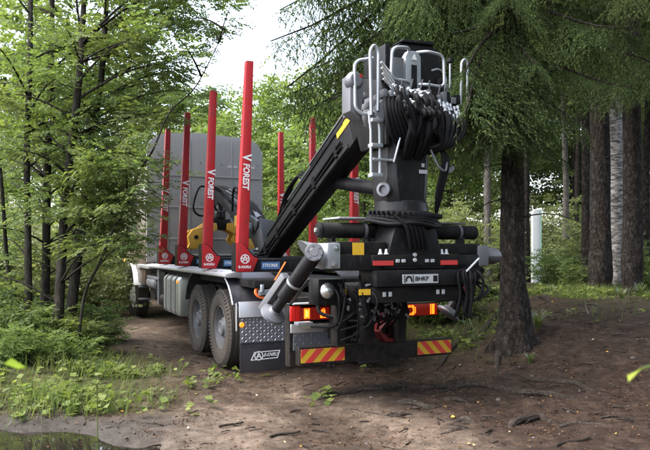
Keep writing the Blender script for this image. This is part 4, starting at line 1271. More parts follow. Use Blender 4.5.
secs = [(2.12, 0.235, 0.23, 0.10, 0.01), (2.18, 0.25, 0.24, 0.10, 0.01), (2.38, 0.265, 0.24, 0.09, 0.005), (2.42, 0.255, 0.235, 0.08, 0.005), (2.80, 0.262, 0.24, 0.07, 0.015), (3.05, 0.28, 0.26, 0.06, 0.03)]
vs = []; 
for z, w, d, c, ox in secs: vs += [(p[0] + ox, p[1] + 0.25, z) for p in oct_(w, d, c)]
fs = [tuple(range(8))[::-1], tuple(range(40, 48))]
for i in range(5):
    for j in range(8): fs.append((8 * i + j, 8 * i + (j + 1) % 8, 8 * i + 8 + (j + 1) % 8, 8 * i + 8 + j))
colo = col.add(vs, fs).build('crane_column', K['black'], truck, 0.01)
MB().bx(0.10, 0.20, 0.003, 0.010, 2.47, 2.51).build('data_plate', K['grey_print'], colo)
MB().bx(0.13, 0.165, 0.003, 0.010, 2.54, 2.58).build('data_plate', K['grey_print'], colo)
MB().bx(-0.02, 0.34, -0.012, 0.012, 2.72, 2.80).build('label_strip', K['black_matt'], colo, 0.004)
MB().lathe([(0.075, 0), (0.075, -0.05), (0.045, -0.055), (0.04, -0.02)], (-0.27, 0.10, 2.29), (0.8, 0.6, 0), 18).build('pivot_eye', K['dull'], colo)
for x in (-0.30, 0.42):
    MB().prism([(-0.02, 2.75), (0.55, 2.75), (0.72, 3.1), (0.70, 3.42), (0.5, 3.55), (0.1, 3.45), (-0.02, 3.2)], 'x', x - 0.025, x + 0.025).build('column_cheek', K['black'], truck, 0.01)
MB().cyl((-0.36, 0.5, 3.33), (0.48, 0.5, 3.33), 0.075).build('boom_pivot', K['dull'], truck)
lc = MB(); lc.tube([(0.05, 0.62, 2.35), (0.03, 1.3, 2.45), (0.0, 1.9, 2.55)], 0.085, 16); lco = lc.build('lift_cylinder', K['black'], truck)
MB().tube([(0.0, 1.9, 2.55), (-0.03, 2.3, 2.60)], 0.05, 14).build('lift_rod', K['chrome'], lco)

# main boom
B0, B1 = Vector((-0.08, 0.55, 3.30)), Vector((-0.10, 4.35, 1.52))
bm_ = MB(); bm_.beam(B0, B0.lerp(B1, 0.12), 0.27, 0.32, 0.28, 0.38); bm_.beam(B0.lerp(B1, 0.12), B0.lerp(B1, 0.9), 0.28, 0.38, 0.25, 0.33); bm_.beam(B0.lerp(B1, 0.9), B1, 0.25, 0.33, 0.23, 0.26)
boom = bm_.build('main_boom', K['black'], truck, 0.015)
du = (B1 - B0).normalized(); upb = Vector((1, 0, 0)).cross(du).normalized(); upb = upb if upb.z > 0 else -upb
hp = MB()
for k in range(6):
    x = -0.14 + 0.05 * k
    hp.tube([B0.lerp(B1, t) + upb * (0.212 + 0.01 * (k % 2)) + Vector((x, 0, 0)) for t in (0.0, 0.25, 0.5, 0.62)], 0.016, 8)
hp.build('boom_pipes', K['dull'], boom)['kind'] = 'stuff'
lp_ = MB()
lp_.beam(B0.lerp(B1, 0.04) + upb * 0.238 + Vector((-0.155, 0, 0)), B0.lerp(B1, 0.40) + upb * 0.222 + Vector((-0.155, 0, 0)), 0.05, 0.02)
for k in range(14):
    t = 0.05 + 0.35 * k / 14
    lp_.beam(B0.lerp(B1, t) + upb * 0.234 + Vector((-0.155, 0, 0)), B0.lerp(B1, t) + upb * 0.295 + Vector((0.14, 0, 0)), 0.03, 0.012, up=upb)
lp_.build('pipe_clamp', K['dull'], boom, 0.004)
s0, s1 = B0.lerp(B1, 0.10), B0.lerp(B1, 0.20)
stk = MB(); stk.beam(s0 + Vector((-0.143, 0, 0)) + upb * 0.13, s1 + Vector((-0.143, 0, 0)) + upb * 0.13, 0.008, 0.09, up=upb); stk.build('yellow_sticker', K['sticker_yellow'], boom)
wb = MB(); wb.beam(B0.lerp(B1, .15) + upb * 0.178 + Vector((-0.146, 0, 0)), B0.lerp(B1, .88) + upb * 0.152 + Vector((-0.128, 0, 0)), 0.02, 0.03, up=upb)
wb.beam(B0.lerp(B1, .15) - upb * 0.15 + Vector((-0.146, 0, 0)), B0.lerp(B1, .88) - upb * 0.12 + Vector((-0.128, 0, 0)), 0.02, 0.06, up=upb); wb.build('weld_rib', K['black'], boom, 0.006)
sh = MB()
for k in range(2):
    o = upb * (-0.02 - 0.06 * k)
    sh.tube(smooth_path([B0.lerp(B1, .18) + Vector((-.165, 0, 0)) + o, B0.lerp(B1, .4) + Vector((-.146, 0, 0)) + o, B0.lerp(B1, .65) + Vector((-.152, 0, 0)) + o, B0.lerp(B1, .9) + Vector((-.146, 0, 0)) + o, B0.lerp(B1, 1.0) + Vector((-.17, 0.05, 0)) + o + upb * .15], 5), 0.017, 8)
sh.build('side_hoses', K['hose'], boom)['kind'] = 'stuff'
for tt in (0.22, 0.40, 0.58, 0.76, 0.9):
    c = B0.lerp(B1, tt) + Vector((-.152, 0, 0)) - upb * 0.05
    MB().beam(c - du * 0.03, c + du * 0.03, 0.05, 0.16, up=upb).build('hose_clamp', K['black_matt'], boom, 0.006)
MB().lathe([(0.09, 0), (0.09, -0.03), (0.05, -0.035)], B0.lerp(B1, 0.04) + Vector((-.145, 0, 0)), (1, 0, 0), 18).build('pivot_boss', K['dull'], boom)
hbm = MB()
for k in range(3):
    hbm.tube(smooth_path([B0.lerp(B1, 0.52) + upb * (0.27) + Vector((-.05 + .05 * k, 0, 0)), B0.lerp(B1, 0.56) + upb * (0.45 + .04 * k) + Vector((-.05 + .05 * k, 0, 0)), B0.lerp(B1, 0.68) + upb * (0.46 + .04 * k) + Vector((-.05 + .05 * k, 0, 0)), B0.lerp(B1, 0.78) + upb * 0.28 + Vector((-.05 + .05 * k, 0, 0)), B0.lerp(B1, 0.92) + upb * 0.2 + Vector((-.05 + .05 * k, 0, 0))], 6), 0.02, 8)
hbm.build('boom_hoses', K['hose'], boom)['kind'] = 'stuff'
# elbow links
el = MB(); el.beam(B1 + Vector((0, -0.25, 0.1)), (-0.02, 4.6, 2.10), 0.34, 0.26, 0.28, 0.2, up=(0, 1, 0)); el.beam((0.0, 4.45, 1.62), (0.0, 4.95, 1.95), 0.26, 0.3)
el.cyl((-0.2, 4.42, 1.62), (0.16, 4.42, 1.62), 0.12); el.cyl((-0.2, 4.6, 2.06), (0.16, 4.6, 2.06), 0.09)
el.beam((-0.16, 4.55, 2.08), (-0.02, 5.6, 2.28), 0.06, 0.12); el.build('elbow_joint', K['black'], truck, 0.012)
el2 = MB(); el2.cyl((-0.24, 4.42, 1.62), (-0.2, 4.42, 1.62), 0.07); el2.cyl((-0.24, 4.95, 2.02), (-0.19, 4.95, 2.02), 0.06); el2.bx(-0.28, -0.12, 5.0, 5.3, 1.94, 2.12); el2.build('elbow_pin', K['steel'], truck, 0.01)
# jib
J0, J1 = Vector((0.05, 4.75, 1.84)), Vector((0.10, 8.15, 2.90))
jb_ = MB(); jb_.beam(J0, J0.lerp(J1, 0.55), 0.24, 0.30, 0.22, 0.26); jb_.beam(J0.lerp(J1, 0.55), J1, 0.18, 0.20, 0.16, 0.18)
jib = jb_.build('jib', K['black'], truck, 0.012)
MB().tube([J0.lerp(J1, 0.1) + Vector((0, 0, 0.24)), J0.lerp(J1, 0.7) + Vector((0, 0, 0.26))], 0.07, 14).build('jib_cylinder', K['dull'], jib)
MB().bx(-0.11, -0.075, 5.85, 6.1, 2.1, 2.3).build('yellow_sticker', K['sticker_yellow'], jib)
jh = MB()
for k in range(5):
    o = Vector((-0.1 + 0.05 * k, 0, 0))
    jh.tube(smooth_path([J0.lerp(J1, 0.05) + o + Vector((0, 0, .2)), J0.lerp(J1, 0.3) + o + Vector((0, 0, 0.36)), J0.lerp(J1, 0.6) + o + Vector((0, 0, 0.30 + .05 * (k % 2))), J0.lerp(J1, 0.95) + o + Vector((0, 0, 0.18)), J1 + o + Vector((0, 0.15, -0.1)), (0.05 + 0.03 * k, 8.0, 2.45)], 6), 0.02, 7)
jh.tube(smooth_path([J0.lerp(J1, .42) + Vector((-.2, 0, .1)), J0.lerp(J1, .40) + Vector((-.2, 0, .5)), J0.lerp(J1, .32) + Vector((-.2, 0, .62)), J0.lerp(J1, .25) + Vector((-.2, 0, .4))], 6), 0.022, 7)
jh.build('jib_hoses', K['hose'], jib)['kind'] = 'stuff'
# grapple
ga = bpy.data.objects.new('grapple', None); COL.objects.link(ga); ga.parent = truck; ga.location = (0.10, 7.9, 0)
rot = MB(); rot.beam((0, 0.2, 2.85), (0, 0.0, 2.58), 0.12, 0.16); rot.lathe([(0.10, 2.30), (0.13, 2.33), (0.13, 2.46), (0.09, 2.50), (0.07, 2.62)], (0, 0, 0), (0, 0, 1), 18); rot.bx(-0.20, 0.20, -0.16, 0.16, 2.08, 2.31); rot.build('rotator', K['black'], ga, 0.012)
for s in (-1, 1):
    cl = MB()
    P_ = [(0.12, 2.22), (0.30, 2.24), (0.46, 2.13), (0.64, 2.07), (0.74, 1.93), (0.70, 1.78), (0.74, 1.70), (0.60, 1.66), (0.44, 1.72), (0.30, 1.74), (0.20, 1.86), (0.26, 2.0), (0.10, 2.08)]
    P_ = [(p[0] * s, p[1]) for p in P_]
    for y0 in (-0.22, 0.14): cl.prism(P_, 'y', y0, y0 + 0.08)
    cl.prism([(0.30 * s, 1.76), (0.60 * s, 1.68), (0.62 * s, 1.72), (0.32 * s, 1.80)], 'y', -0.14, 0.14)
    clo = cl.build('claw', K['yellow'], ga, 0.012)
    hh = MB()
    for (x, z, r) in ((0.34, 1.98, 0.06), (0.56, 1.92, 0.045), (0.40, 2.12, 0.035)): hh.lathe([(r, 0), (r, -0.01)], (s * x, -0.222, z), (0, 1, 0), 14)
    hh.build('pin', K['black'], clo)['kind'] = 'stuff'
    MB().tube([(0.12 * s, 0, 2.28), (0.50 * s, 0, 2.05)], 0.05, 12).build('ram', K['black'], ga)
gh = MB()
for s in (-1, 1):
    gh.tube(smooth_path([(0.05 * s, -0.1, 2.45), (0.22 * s, -0.16, 2.62), (0.36 * s, -0.16, 2.50), (0.34 * s, -0.12, 2.25)], 6), 0.02, 7)
gh.tube(smooth_path([(-0.25, -0.1, 2.4), (-0.50, -0.2, 2.38), (-0.62, -0.2, 2.55), (-0.50, -0.2, 2.95), (-0.3, -0.1, 3.0)], 6), 0.022, 7)
gh.build('grapple_hoses', K['hose'], ga)['kind'] = 'stuff'

# ------------------------------------------------------------------ top of the crane: seat, rails, ladder, hoses
seat = bpy.data.objects.new('operator_seat', None); COL.objects.link(seat); seat.parent = truck
bk_ = MB(); prof = [(-0.06, 3.36), (0.58, 3.38), (0.60, 3.75), (0.56, 3.92), (0.46, 3.97), (0.06, 3.955), (-0.04, 3.90), (-0.09, 3.75)]
bk_.prism(prof, 'y', 0.30, 0.44).build('backrest', K['black'], seat, 0.04)
MB().prism([(0.03, 3.955), (0.50, 3.972), (0.46, 4.005), (0.08, 3.99)], 'y', 0.28, 0.5).build('headrest', K['black'], seat, 0.012)
MB().bx(-0.05, 0.56, 0.42, 0.95, 3.30, 3.42).build('cushion', K['black_matt'], seat, 0.04)
for x in (-0.145, 0.56): MB().bx(x - 0.035, x + 0.035, 0.25, 0.75, 3.44, 3.9 if x < 0 else 3.6).build('armrest', K['black'], seat, 0.02)
con = MB(); con.prism([(-0.005, 3.28), (0.20, 3.29), (0.20, 3.76), (0.16, 3.82), (0.04, 3.815), (0.0, 3.75)], 'y', 0.12, 0.22)
cono = con.build('console', K['steel'], truck, 0.02)
MB().bx(0.07, 0.14, 0.11, 0.12, 3.40, 3.66).build('console_slot', K['black'], cono, 0.01)
MB().prism([(0.08, 3.715), (0.14, 3.715), (0.11, 3.775)], 'y', 0.112, 0.12).build('warning_sign', K['white'], cono)
con2 = MB(); con2.bx(-0.16, -0.02, 0.12, 0.16, 3.32, 3.72); con2.build('side_plate', K['dull'], truck, 0.01)
rl = MB()
rl.tube(round_path([(0.06, 0.15, 3.83), (-0.02, 0.06, 3.82), (-0.20, 0.06, 3.80), (-0.215, 0.06, 3.50), (-0.16, 0.06, 3.46), (-0.02, 0.06, 3.46), (0.06, 0.15, 3.46)], 0.08), 0.018, 10)
rl.build('guard_rail', K['steel'], truck)
rl = MB(); rl.tube(round_path([(0.16, 0.15, 3.81), (0.24, 0.06, 3.81), (0.45, 0.06, 3.79), (0.46, 0.06, 3.47), (0.40, 0.06, 3.44), (0.24, 0.06, 3.45), (0.16, 0.15, 3.46)], 0.08), 0.018, 10); rl.build('guard_rail', K['steel'], truck)
rl = MB(); rl.tube(round_path([(-0.42, 0.08, 3.66), (-0.62, 0.12, 3.62), (-0.61, 0.12, 3.12), (-0.52, 0.1, 3.06), (-0.36, 0.1, 3.12)], 0.08), 0.019, 10)
rl.tube(round_path([(-0.475, 0.02, 3.05), (-0.49, 0.02, 3.72), (-0.44, 0.02, 3.79), (-0.39, 0.02, 3.72), (-0.40, 0.02, 3.10)], 0.05), 0.018, 10); rl.build('access_rail', K['steel'], truck)
rl = MB(); rl.tube(round_path([(0.93, 0.4, 3.35), (0.94, 0.4, 3.86), (0.985, 0.4, 3.91), (1.03, 0.4, 3.86), (1.02, 0.4, 3.35)], 0.045), 0.017, 10); rl.build('access_rail', K['steel'], truck)
rl = MB(); rl.tube(round_path([(0.60, 0.3, 3.40), (0.66, 0.3, 3.62), (0.56, 0.3, 3.72), (0.45, 0.3, 3.68)], 0.06), 0.013, 8); rl.tube([(0.776, 0.4, 3.3), (0.776, 0.4, 3.84)], 0.012, 8); rl.build('lamp_stalk', K['steel'], truck)
MB().lathe([(0.02, 0), (0.035, 0.015), (0.035, 0.05), (0.015, 0.065)], (0.776, 0.4, 3.83), (0, 0, 1), 12).build('beacon', K['black'], truck)
ld = bpy.data.objects.new('ladder', None); COL.objects.link(ld); ld.parent = truck
for dx in (0.0, 0.105):
    MB().tube([(-0.49 + dx, 0.05, 3.10), (-0.465 + dx, 0.05, 2.90), (-0.462 + dx * 1.0, 0.05, 2.41)], 0.015, 8).build('rail', K['steel'], ld)
for z in (2.43, 2.74, 3.0):
    MB().bx(-0.475, -0.345, 0.0, 0.10, z - 0.02, z + 0.02).build('rung', K['steel'], ld, 0.006)
fs_ = MB(); fs_.bx(-0.45, -0.16, 0.02, 0.12, 2.585, 2.61); fs_.beam((-0.215, 0.0, 2.57), (-0.16, -0.05, 2.85), 0.05, 0.02); fs_.build('foot_step', K['steel'], truck, 0.006)
# platform + body mass where the hoses pass
pf = MB(); pf.bx(-0.40, 0.70, 0.10, 0.85, 3.17, 3.24); pf.bx(-0.36, -0.20, 0.08, 0.4, 3.0, 3.3); pf.build('platform', K['dull'], truck, 0.01)
hd = MB(); hd.lathe([(0.05, 0), (0.19, 0.03), (0.20, 0.10), (0.20, 0.35), (0.15, 0.42)], (0.38, -0.02, 3.02), (0.2, 1, 0.1), 22); hd.lathe([(0.05, 0), (0.15, 0.03), (0.16, 0.10), (0.16, 0.35)], (-0.25, 0.0, 3.10), (0, 1, 0.0), 20)
hd.build('slew_motor', K['dull'], truck)
lb_ = MB(); lb_.lathe([(0.03, 0), (0.09, 0.02), (0.10, 0.10), (0.07, 0.14)], (-0.60, 0.25, 3.42), (0, -1, 0.05), 18); lb_.prism([(-0.66, 3.10), (-0.54, 3.02), (-0.50, 3.30), (-0.56, 3.5), (-0.66, 3.48)], 'y', 0.14, 0.34); lb_.build('work_light', K['dull'], truck, 0.01)
MB().lathe([(0.02, 0), (0.02, -0.02)], (-0.55, 0.13, 3.47), (0, 1, 0), 10).build('red_button', K['red'], truck)
# bright control rods slanting at the left of the seat
for k in range(4):
    a = Vector((-0.345 + 0.012 * k, 0.05, 3.56 - 0.055 * k + 0.06)); b = a + Vector((0.155, 0.02, -0.135))
    MB().tube([a, b], 0.019, 10).build('lever_rod', K['chrome'], truck)
    MB().tube([a + Vector((.02, 0.03, -.045)), b + Vector((.02, 0.03, -.045))], 0.02, 8).build('lever_sleeve', K['hose'], truck)
rj = np.random.default_rng(11)
fit = MB(); hs_ = MB()
for row in range(3):
    for k in range(9):
        if rj.random() < 0.12: continue
        x = -0.26 + 0.052 * k + 0.02 * rj.normal(); z = 3.34 - 0.08 * row + 0.028 * rj.normal()
        p = Vector((x, -0.02 - 0.05 * row, z)); d = Vector((0.10 * rj.normal() + 0.25 * (x + 0.05), -0.8, -0.35 - .2 * rj.random())).normalized()
        fit.lathe([(0.023, 0), (0.023, 0.032), (0.015, 0.034), (0.015, 0.07), (0.022, 0.072), (0.022, 0.10)], p, d, 8)
        e = p + d * 0.095; xe = 0.02 + 0.55 * x + 0.045 * rj.normal()
        hs_.tube(smooth_path([e, e + d * 0.05 + Vector((0.1 * x, -0.015, -0.05)), Vector((0.75 * x + 0.02 + 0.03 * rj.normal(), -0.20 + 0.03 * row, 2.98 + 0.04 * rj.normal())), Vector((xe, -0.13 + 0.04 * row, 2.78)), Vector((xe * 0.8 + 0.02, 0.02 + .03 * row, 2.62))], 6), rj.choice([0.014, 0.019, 0.023, 0.026]), 8)
for row in range(2):
    for k in range(7):
        x = 0.30 + 0.046 * k + 0.016 * rj.normal(); z = 3.25 - 0.06 * row + 0.03 * rj.normal()
        p = Vector((x, 0.0 - 0.06 * row, z)); d = Vector((0.25 * (x - .3), -0.25, -0.95)).normalized()
        fit.lathe([(0.02, 0), (0.02, 0.035), (0.014, 0.037), (0.014, 0.06), (0.02, 0.062), (0.02, 0.085)], p, d, 8)
        e = p + d * 0.08; q = (x - 0.28) / 0.4
        hs_.tube(smooth_path([e, Vector((x + 0.05 * q, -0.06 - 0.06 * row, 3.02)), Vector((x - 0.02 + 0.02 * q, -0.08 - 0.05 * row, 2.90 - .02 * q)), Vector((0.30 + 0.12 * q, -0.08 - 0.03 * row, 2.78 - 0.035 * q)), Vector((0.12, 0.06, 2.70 - .02 * q))], 7), 0.023, 8)
for k in range(6):
    hs_.tube(smooth_path([Vector((-0.3 + .05 * k, 0.05, 3.28)), Vector((-0.36 + .04 * k, -0.08, 3.1)), Vector((-0.28 + .05 * k, -0.06, 2.85)), Vector((0.0, 0.1, 2.66))], 6), 0.022, 8)
for k in range(4):
    hs_.tube(smooth_path([Vector((0.35, -0.02, 2.78)), Vector((0.37 + .02 * k, -0.05, 2.6)), Vector((0.33 + .02 * k, 0.0, 2.3)), Vector((0.38, 0.1, 2.06))], 6), 0.02, 8)
for k in range(16):
    x = -0.30 + 0.06 * k + 0.01 * rj.normal(); z = 3.30 + 0.05 * rj.random()
    w = rj.uniform(0.02, 0.035); h = rj.uniform(0.03, 0.09)
    MB().bx(x - w, x + w, 0.0, 0.10, z - h, z + h * 0.6).build('valve_block', K[('black', 'dull', 'black_matt', 'steel')[int(rj.integers(0, 4))]], truck, 0.006)
for k in range(6):
    x = -0.12 + 0.12 * k
    MB().tube([(x, 0.03, 3.34), (x + 0.02 * rj.normal(), -0.02, 3.44 + 0.04 * rj.random())], 0.009, 7).build('valve_lever', K['dull'], truck)
fit.build('hose_fittings', K['steel'], truck)['kind'] = 'stuff'; hs_.build('crane_hoses', K['hose'], truck)['kind'] = 'stuff'
hp_ = MB(); hp_.tube(smooth_path([(0.20, -0.06, 2.72), (0.27, -0.10, 2.55), (0.36, -0.10, 2.50), (0.42, -0.05, 2.62)], 6), 0.012, 7); hp_.beam((0.42, 0, 2.5), (0.56, 0.05, 2.56), 0.05, 0.05); hp_.build('sensor_cable', K['dull'], truck)
dp = [(0.24 + 0.47 * math.cos(a), 3.16 + 0.47 * math.sin(a)) for a in np.linspace(R(150), R(372), 22)]
MB().prism(dp, 'y', 0.06, 0.42).build('hose_drum', K['black_matt'], truck, 0.05, seg=3)
MB().prism([(0.24 + (p[0] - .24) * .8, 3.16 + (p[1] - 3.16) * .8) for p in dp], 'y', 0.02, 0.07).build('drum_plate', K['black'], truck, 0.02)

# lashing strap left of the crane: rests on the mudguard and hooks to the bunk
strap = thing('lashing_strap', 'orange ratchet strap with steel buckle hooked on the truck behind the left mudguard', 'strap', (*to_world(-0.92, 1.98), 1.16), TH)
MB().tube([(0.05, 0.07, -0.03), (0.14, 0.04, 0.13), (0.29, 0.10, 0.33)], 0.011, 6).build('webbing', K['orange'], strap)
rg_ = MB(); rg_.tube([(-0.07 + 0.15 * math.cos(a), 0.10 + 0.0 * a + 0.10 * math.cos(a) * 0 - 0.06 * 0, -0.045 + 0.085 * math.sin(a)) for a in np.linspace(0, 2 * math.pi, 22)[:-1]], 0.02, 8, closed=True); rg_.v = [(x + 0.09, y - 0.02, z) for x, y, z in rg_.v]; rg_.build('strap_coil', K['orange'], strap)
bu = MB(); bu.beam((-0.10, 0.05, -0.06), (0.20, 0.05, -0.03), 0.05, 0.07); bu.cyl((-0.06, 0.03, -0.05), (-0.06, 0.03, 0.05), 0.03, 12); bu.build('ratchet', K['steel'], strap, 0.008)

# ------------------------------------------------------------------ big spruce beside the crane, its roots crossing the path
S1X, S1Y = 2.75, 9.55
s1z = gz(S1X, S1Y)
D_ = R
s1_boughs = [(6.3, D_(171), 4.1, D_(-26)), (7.0, D_(168), 4.0, D_(-24)), (5.6, D_(176), 3.4, D_(-24)), (7.2, D_(180), 3.7, D_(-28)), (6.0, D_(160), 3.2, D_(-22)), (4.9, D_(168), 2.8, D_(-22)),
             (5.2, D_(185), 3.2, D_(-26)), (4.3, D_(182), 2.3, D_(-24)), (6.9, D_(190), 3.6, D_(-26)), (4.4, D_(155), 2.6, D_(-15)),
             (4.45, D_(-120), 3.25, D_(-20)), (4.7, D_(-117), 2.9, D_(-22)), (5.0, D_(174), 3.5, D_(-20)), (5.3, D_(170), 3.6, D_(-18)), (6.1, D_(178), 3.9, D_(-22)), (4.1, D_(168), 2.2, D_(-30)), (3.7, D_(195), 1.7, D_(-32)), (4.4, D_(205), 2.2, D_(-30)), (3.8, D_(150), 1.8, D_(-28)), (3.4, D_(175), 1.3, D_(-34)), (3.5, D_(120), 1.5, D_(-30)), (3.3, D_(-60), 1.2, D_(-32)), (3.6, D_(-125), 1.5, D_(-32)), (5.6, D_(-128), 3.0, D_(-18)), (5.2, D_(-105), 2.4, D_(-20)), (4.5, D_(-95), 1.9, D_(-22)), (3.9, D_(-75), 1.8, D_(-24)),
             (3.6, D_(-110), 1.5, D_(-26)), (4.2, D_(-55), 2.0, D_(-22)), (4.7, D_(-40), 2.4, D_(-20)), (5.0, D_(-15), 2.6, D_(-18)),
             (3.4, D_(-140), 1.4, D_(-25)), (3.9, D_(-150), 1.8, D_(-22)), (4.9, D_(-70), 2.3, D_(-22)), (5.5, D_(-50), 2.6, D_(-18)), (3.3, D_(-85), 1.3, D_(-28)), (5.9, D_(-85), 2.5, D_(-20)), (4.6, D_(95), 2.4, D_(-20))]
tm1, cm1 = spruce(41, 15.5, 5.6, 3.0, 40, 0.165, s1_boughs, 1.0)
big = plant_tree('spruce_tree', 'big spruce with dark bare lower trunk and exposed roots just right of the crane', 'tree', tm1, cm1, S1X, S1Y)
big.location.z = s1z
def on_ground(px, py, lift=0.0):
    k = (py - CY) / FPX
    Y = EYE / k
    for _ in range(12):
        Y = (EYE - gz((px - CX) / FPX * Y, Y)) / k
    X = (px - CX) / FPX * Y
    return Vector((X, Y, gz(X, Y) + lift))
root_paths = [
    ([(301, 400), (327, 398), (350, 393), (377, 389.5), (404, 387), (432, 389), (458, 388), (480, 383)], 0.04),
    ([(382, 401), (404, 404), (432, 408), (452, 405)], 0.03),
    ([(443, 425), (464, 421), (481, 428)], 0.03), ([(505, 428), (515, 425), (531, 418), (549, 420), (570, 424)], 0.036),
    ([(505, 366), (538, 382), (565, 383), (586, 389), (606, 390)], 0.03),
    ([(432, 391), (470, 386), (515, 392), (560, 397), (600, 396)], 0.034),
    ([(430, 372), (455, 356), (480, 345), (506, 336)], 0.05), ([(470, 361), (490, 350), (512, 338)], 0.05),
    ([(494, 378), (500, 362), (510, 345)], 0.045), ([(560, 352), (545, 343), (528, 336)], 0.05),
    ([(360, 412), (395, 416), (420, 414)], 0.018), ([(424, 398), (450, 400), (478, 405)], 0.022), ([(540, 436), (560, 428), (590, 424), (612, 426)], 0.02), ([(436, 436), (455, 430), (470, 433)], 0.018)]
for pth, rr in root_paths:
    mb = MB()
    P = [on_ground(*p) for p in pth]
    P = smooth_path([p + Vector((0, 0, 0.30 * rr if 0 < i < len(P) - 1 else -1.3 * rr)) for i, p in enumerate(P)], 7)
    m = len(P)
    for i in range(m):
        P[i] = P[i] + Vector((0.012 * math.sin(i * 0.8), 0.018 * math.sin(i * 0.6 + rr * 90), 0.010 * math.sin(i * 0.7 + rr * 50)))
    rr *= 1.25
    rad = [rr * (0.55 + 0.45 * i / m if pth[-1][1] < 360 else 0.35 + 0.65 * math.sin(math.pi * (i + .5) / m)) * (1 + 0.16 * math.sin(i * 0.9 + rr * 40)) for i in range(m)]
    mb.tube([p - Vector((S1X, S1Y, s1z)) for p in P], rad, 8)
    mb.build('root', M['root_bark'], big)
# dead bare branches, part of the same tree
for pts in ([(2.3, 8.9, 4.9), (1.9, 8.3, 4.45), (1.55, 7.9, 4.25)], [(3.3, 9.0, 4.15), (2.5, 8.7, 3.85), (1.7, 8.4, 3.55), (1.45, 8.3, 3.48)]):
    mb = MB(); mb.tube(smooth_path([Vector(p) - Vector((S1X, S1Y, s1z)) for p in pts], 5), 0.014, 6); mb.build('dead_branch', M['dark_bark'], big)

# ------------------------------------------------------------------ other spruces
tmA, cmA = spruce(52, 15.0, 4.8, 2.6, 46, 0.20)
tmB, cmB = spruce(53, 17.0, 5.6, 2.9, 44, 0.24)
def by_px(px, Y): return ((px - CX) / FPX * Y, Y)
GS = 'spruces of the dark wood on the right'
for px, Y, tm, cm, sc, rz, lab in (
        (760, 7.6, tmA, cmA, 0.95, 1.0, 'spruce at the right edge whose low green boughs hang into the view'),
        (600, 14.0, tmB, cmB, 0.85, 2.2, 'thick dark spruce trunk standing left of the mottled pale birch'),
        (632, 13.2, tmA, cmA, 0.92, 4.0, 'dark spruce trunk standing right of the mottled pale birch')):
    x, y = by_px(px, Y)
    plant_tree('spruce_tree', lab, 'tree', tm, cm, x, y, rz, sc, GS)
for px, Y, k, sc, rz in ((700, 17, 0, 1.0, .4), (666, 23, 1, 1.0, 2.4), (512, 25, 0, 1.0, 3.1), (760, 24, 1, 1.0, 1.1)):
    x, y = by_px(px, Y)
    plant_tree('spruce_tree', 'spruce standing deep in the wood behind the front trunks on the right', 'tree', (tmA, tmB)[k], (cmA, cmB)[k], x, y, rz, sc, GS)

# ------------------------------------------------------------------ birch and slim trunks on the right
dT = [deciduous(61, 13, 0.45, 2.6, 34, 40, 0.55, 'broad', M['far_leaf'], M['grey_bark'], 0.12, 0.25),
      deciduous(62, 12, 0.18, 2.9, 46, 44, 0.58, 'broad', M['birch_leaf'], M['dark_bark'], 0.11, 0.5),
      deciduous(63, 9, 0.10, 2.7, 44, 44, 0.55, 'broad', M['far_leaf'], M['dark_bark'], 0.09, 0.6),
      deciduous(64, 6, 0.08, 1.9, 36, 34, 0.45, 'broad', M['birch_leaf'], M['dark_bark'], 0.05, 0.4)]
birch_t = trunk_mesh('trunk', [(0, 0, -0.2), (0.02, 0, 3), (-0.05, 0.05, 7), (0.0, 0, 11), (0.1, 0, 14)], [0.19, 0.165, 0.15, 0.12, 0.08, 0.02], M['birch_bark'], 18, 0.03)
plant_tree('birch_tree', 'birch with mottled grey and white bark between two dark spruce trunks', 'tree', birch_t, dT[0][1], *by_px(615, 15.5), 0.3, 1.0)
slim = trunk_mesh('trunk', [(0, 0, -0.2), (0.03, 0.02, 3), (-0.04, 0, 6), (0.05, 0, 9), (0.1, 0, 13)], [0.11, 0.1, 0.09, 0.08, 0.05, 0.01], M['grey_bark'], 12, 0.05)
slimd = trunk_mesh('trunk', [(0, 0, -0.2), (-0.03, 0.02, 3), (0.04, 0, 6), (0.0, 0, 9), (0.06, 0, 13)], [0.13, 0.11, 0.10, 0.08, 0.05, 0.01], M['spruce_bark'], 12, 0.06)
for px, Y, tm, sc, cm, lab in ((487.5, 16.5, slim, 0.85, dT[0][1], 'slim grey trunk seen just past the right outrigger'),
                               (527, 19, slimd, 0.8, None, 'thin dark trunk touching the left side of the white post'),
                               (565, 20, slim, 0.9, dT[0][1], 'thin grey trunk midway between the white post and the thick spruce'),
                               (586, 17.5, slimd, 1.0, dT[0][1], 'grey brown trunk just left of the thick dark spruce trunk'),
                               (577, 24, slimd, 0.8, None, 'faint thin trunk far back, left of the grey brown trunk'),
                               (647, 18, slimd, 0.9, dT[0][1], 'slim dark trunk at the right edge of the view')):
    x, y = by_px(px, Y)
    plant_tree('slim_tree', lab, 'tree', tm, cm, x, y, px, sc, 'slim trunks in the right wood')

# ------------------------------------------------------------------ white post among the trunks
wx_, wy_ = by_px(536, 18.0)
post = thing('white_post', 'white post with a pale green right edge between the trunks', 'post', (wx_, wy_, gz(wx_, wy_)))
MB().prism([(-0.11, -0.3), (0.08, -0.3), (0.08, 1.98), (-0.04, 2.0), (-0.11, 1.93)], 'y', -0.1, 0.1).build('post_body', M['post_white'], post, 0.015)
MB().bx(0.083, 0.125, -0.1, 0.1, -0.3, 2.0).build('green_edge', M['post_green'], post, 0.01)

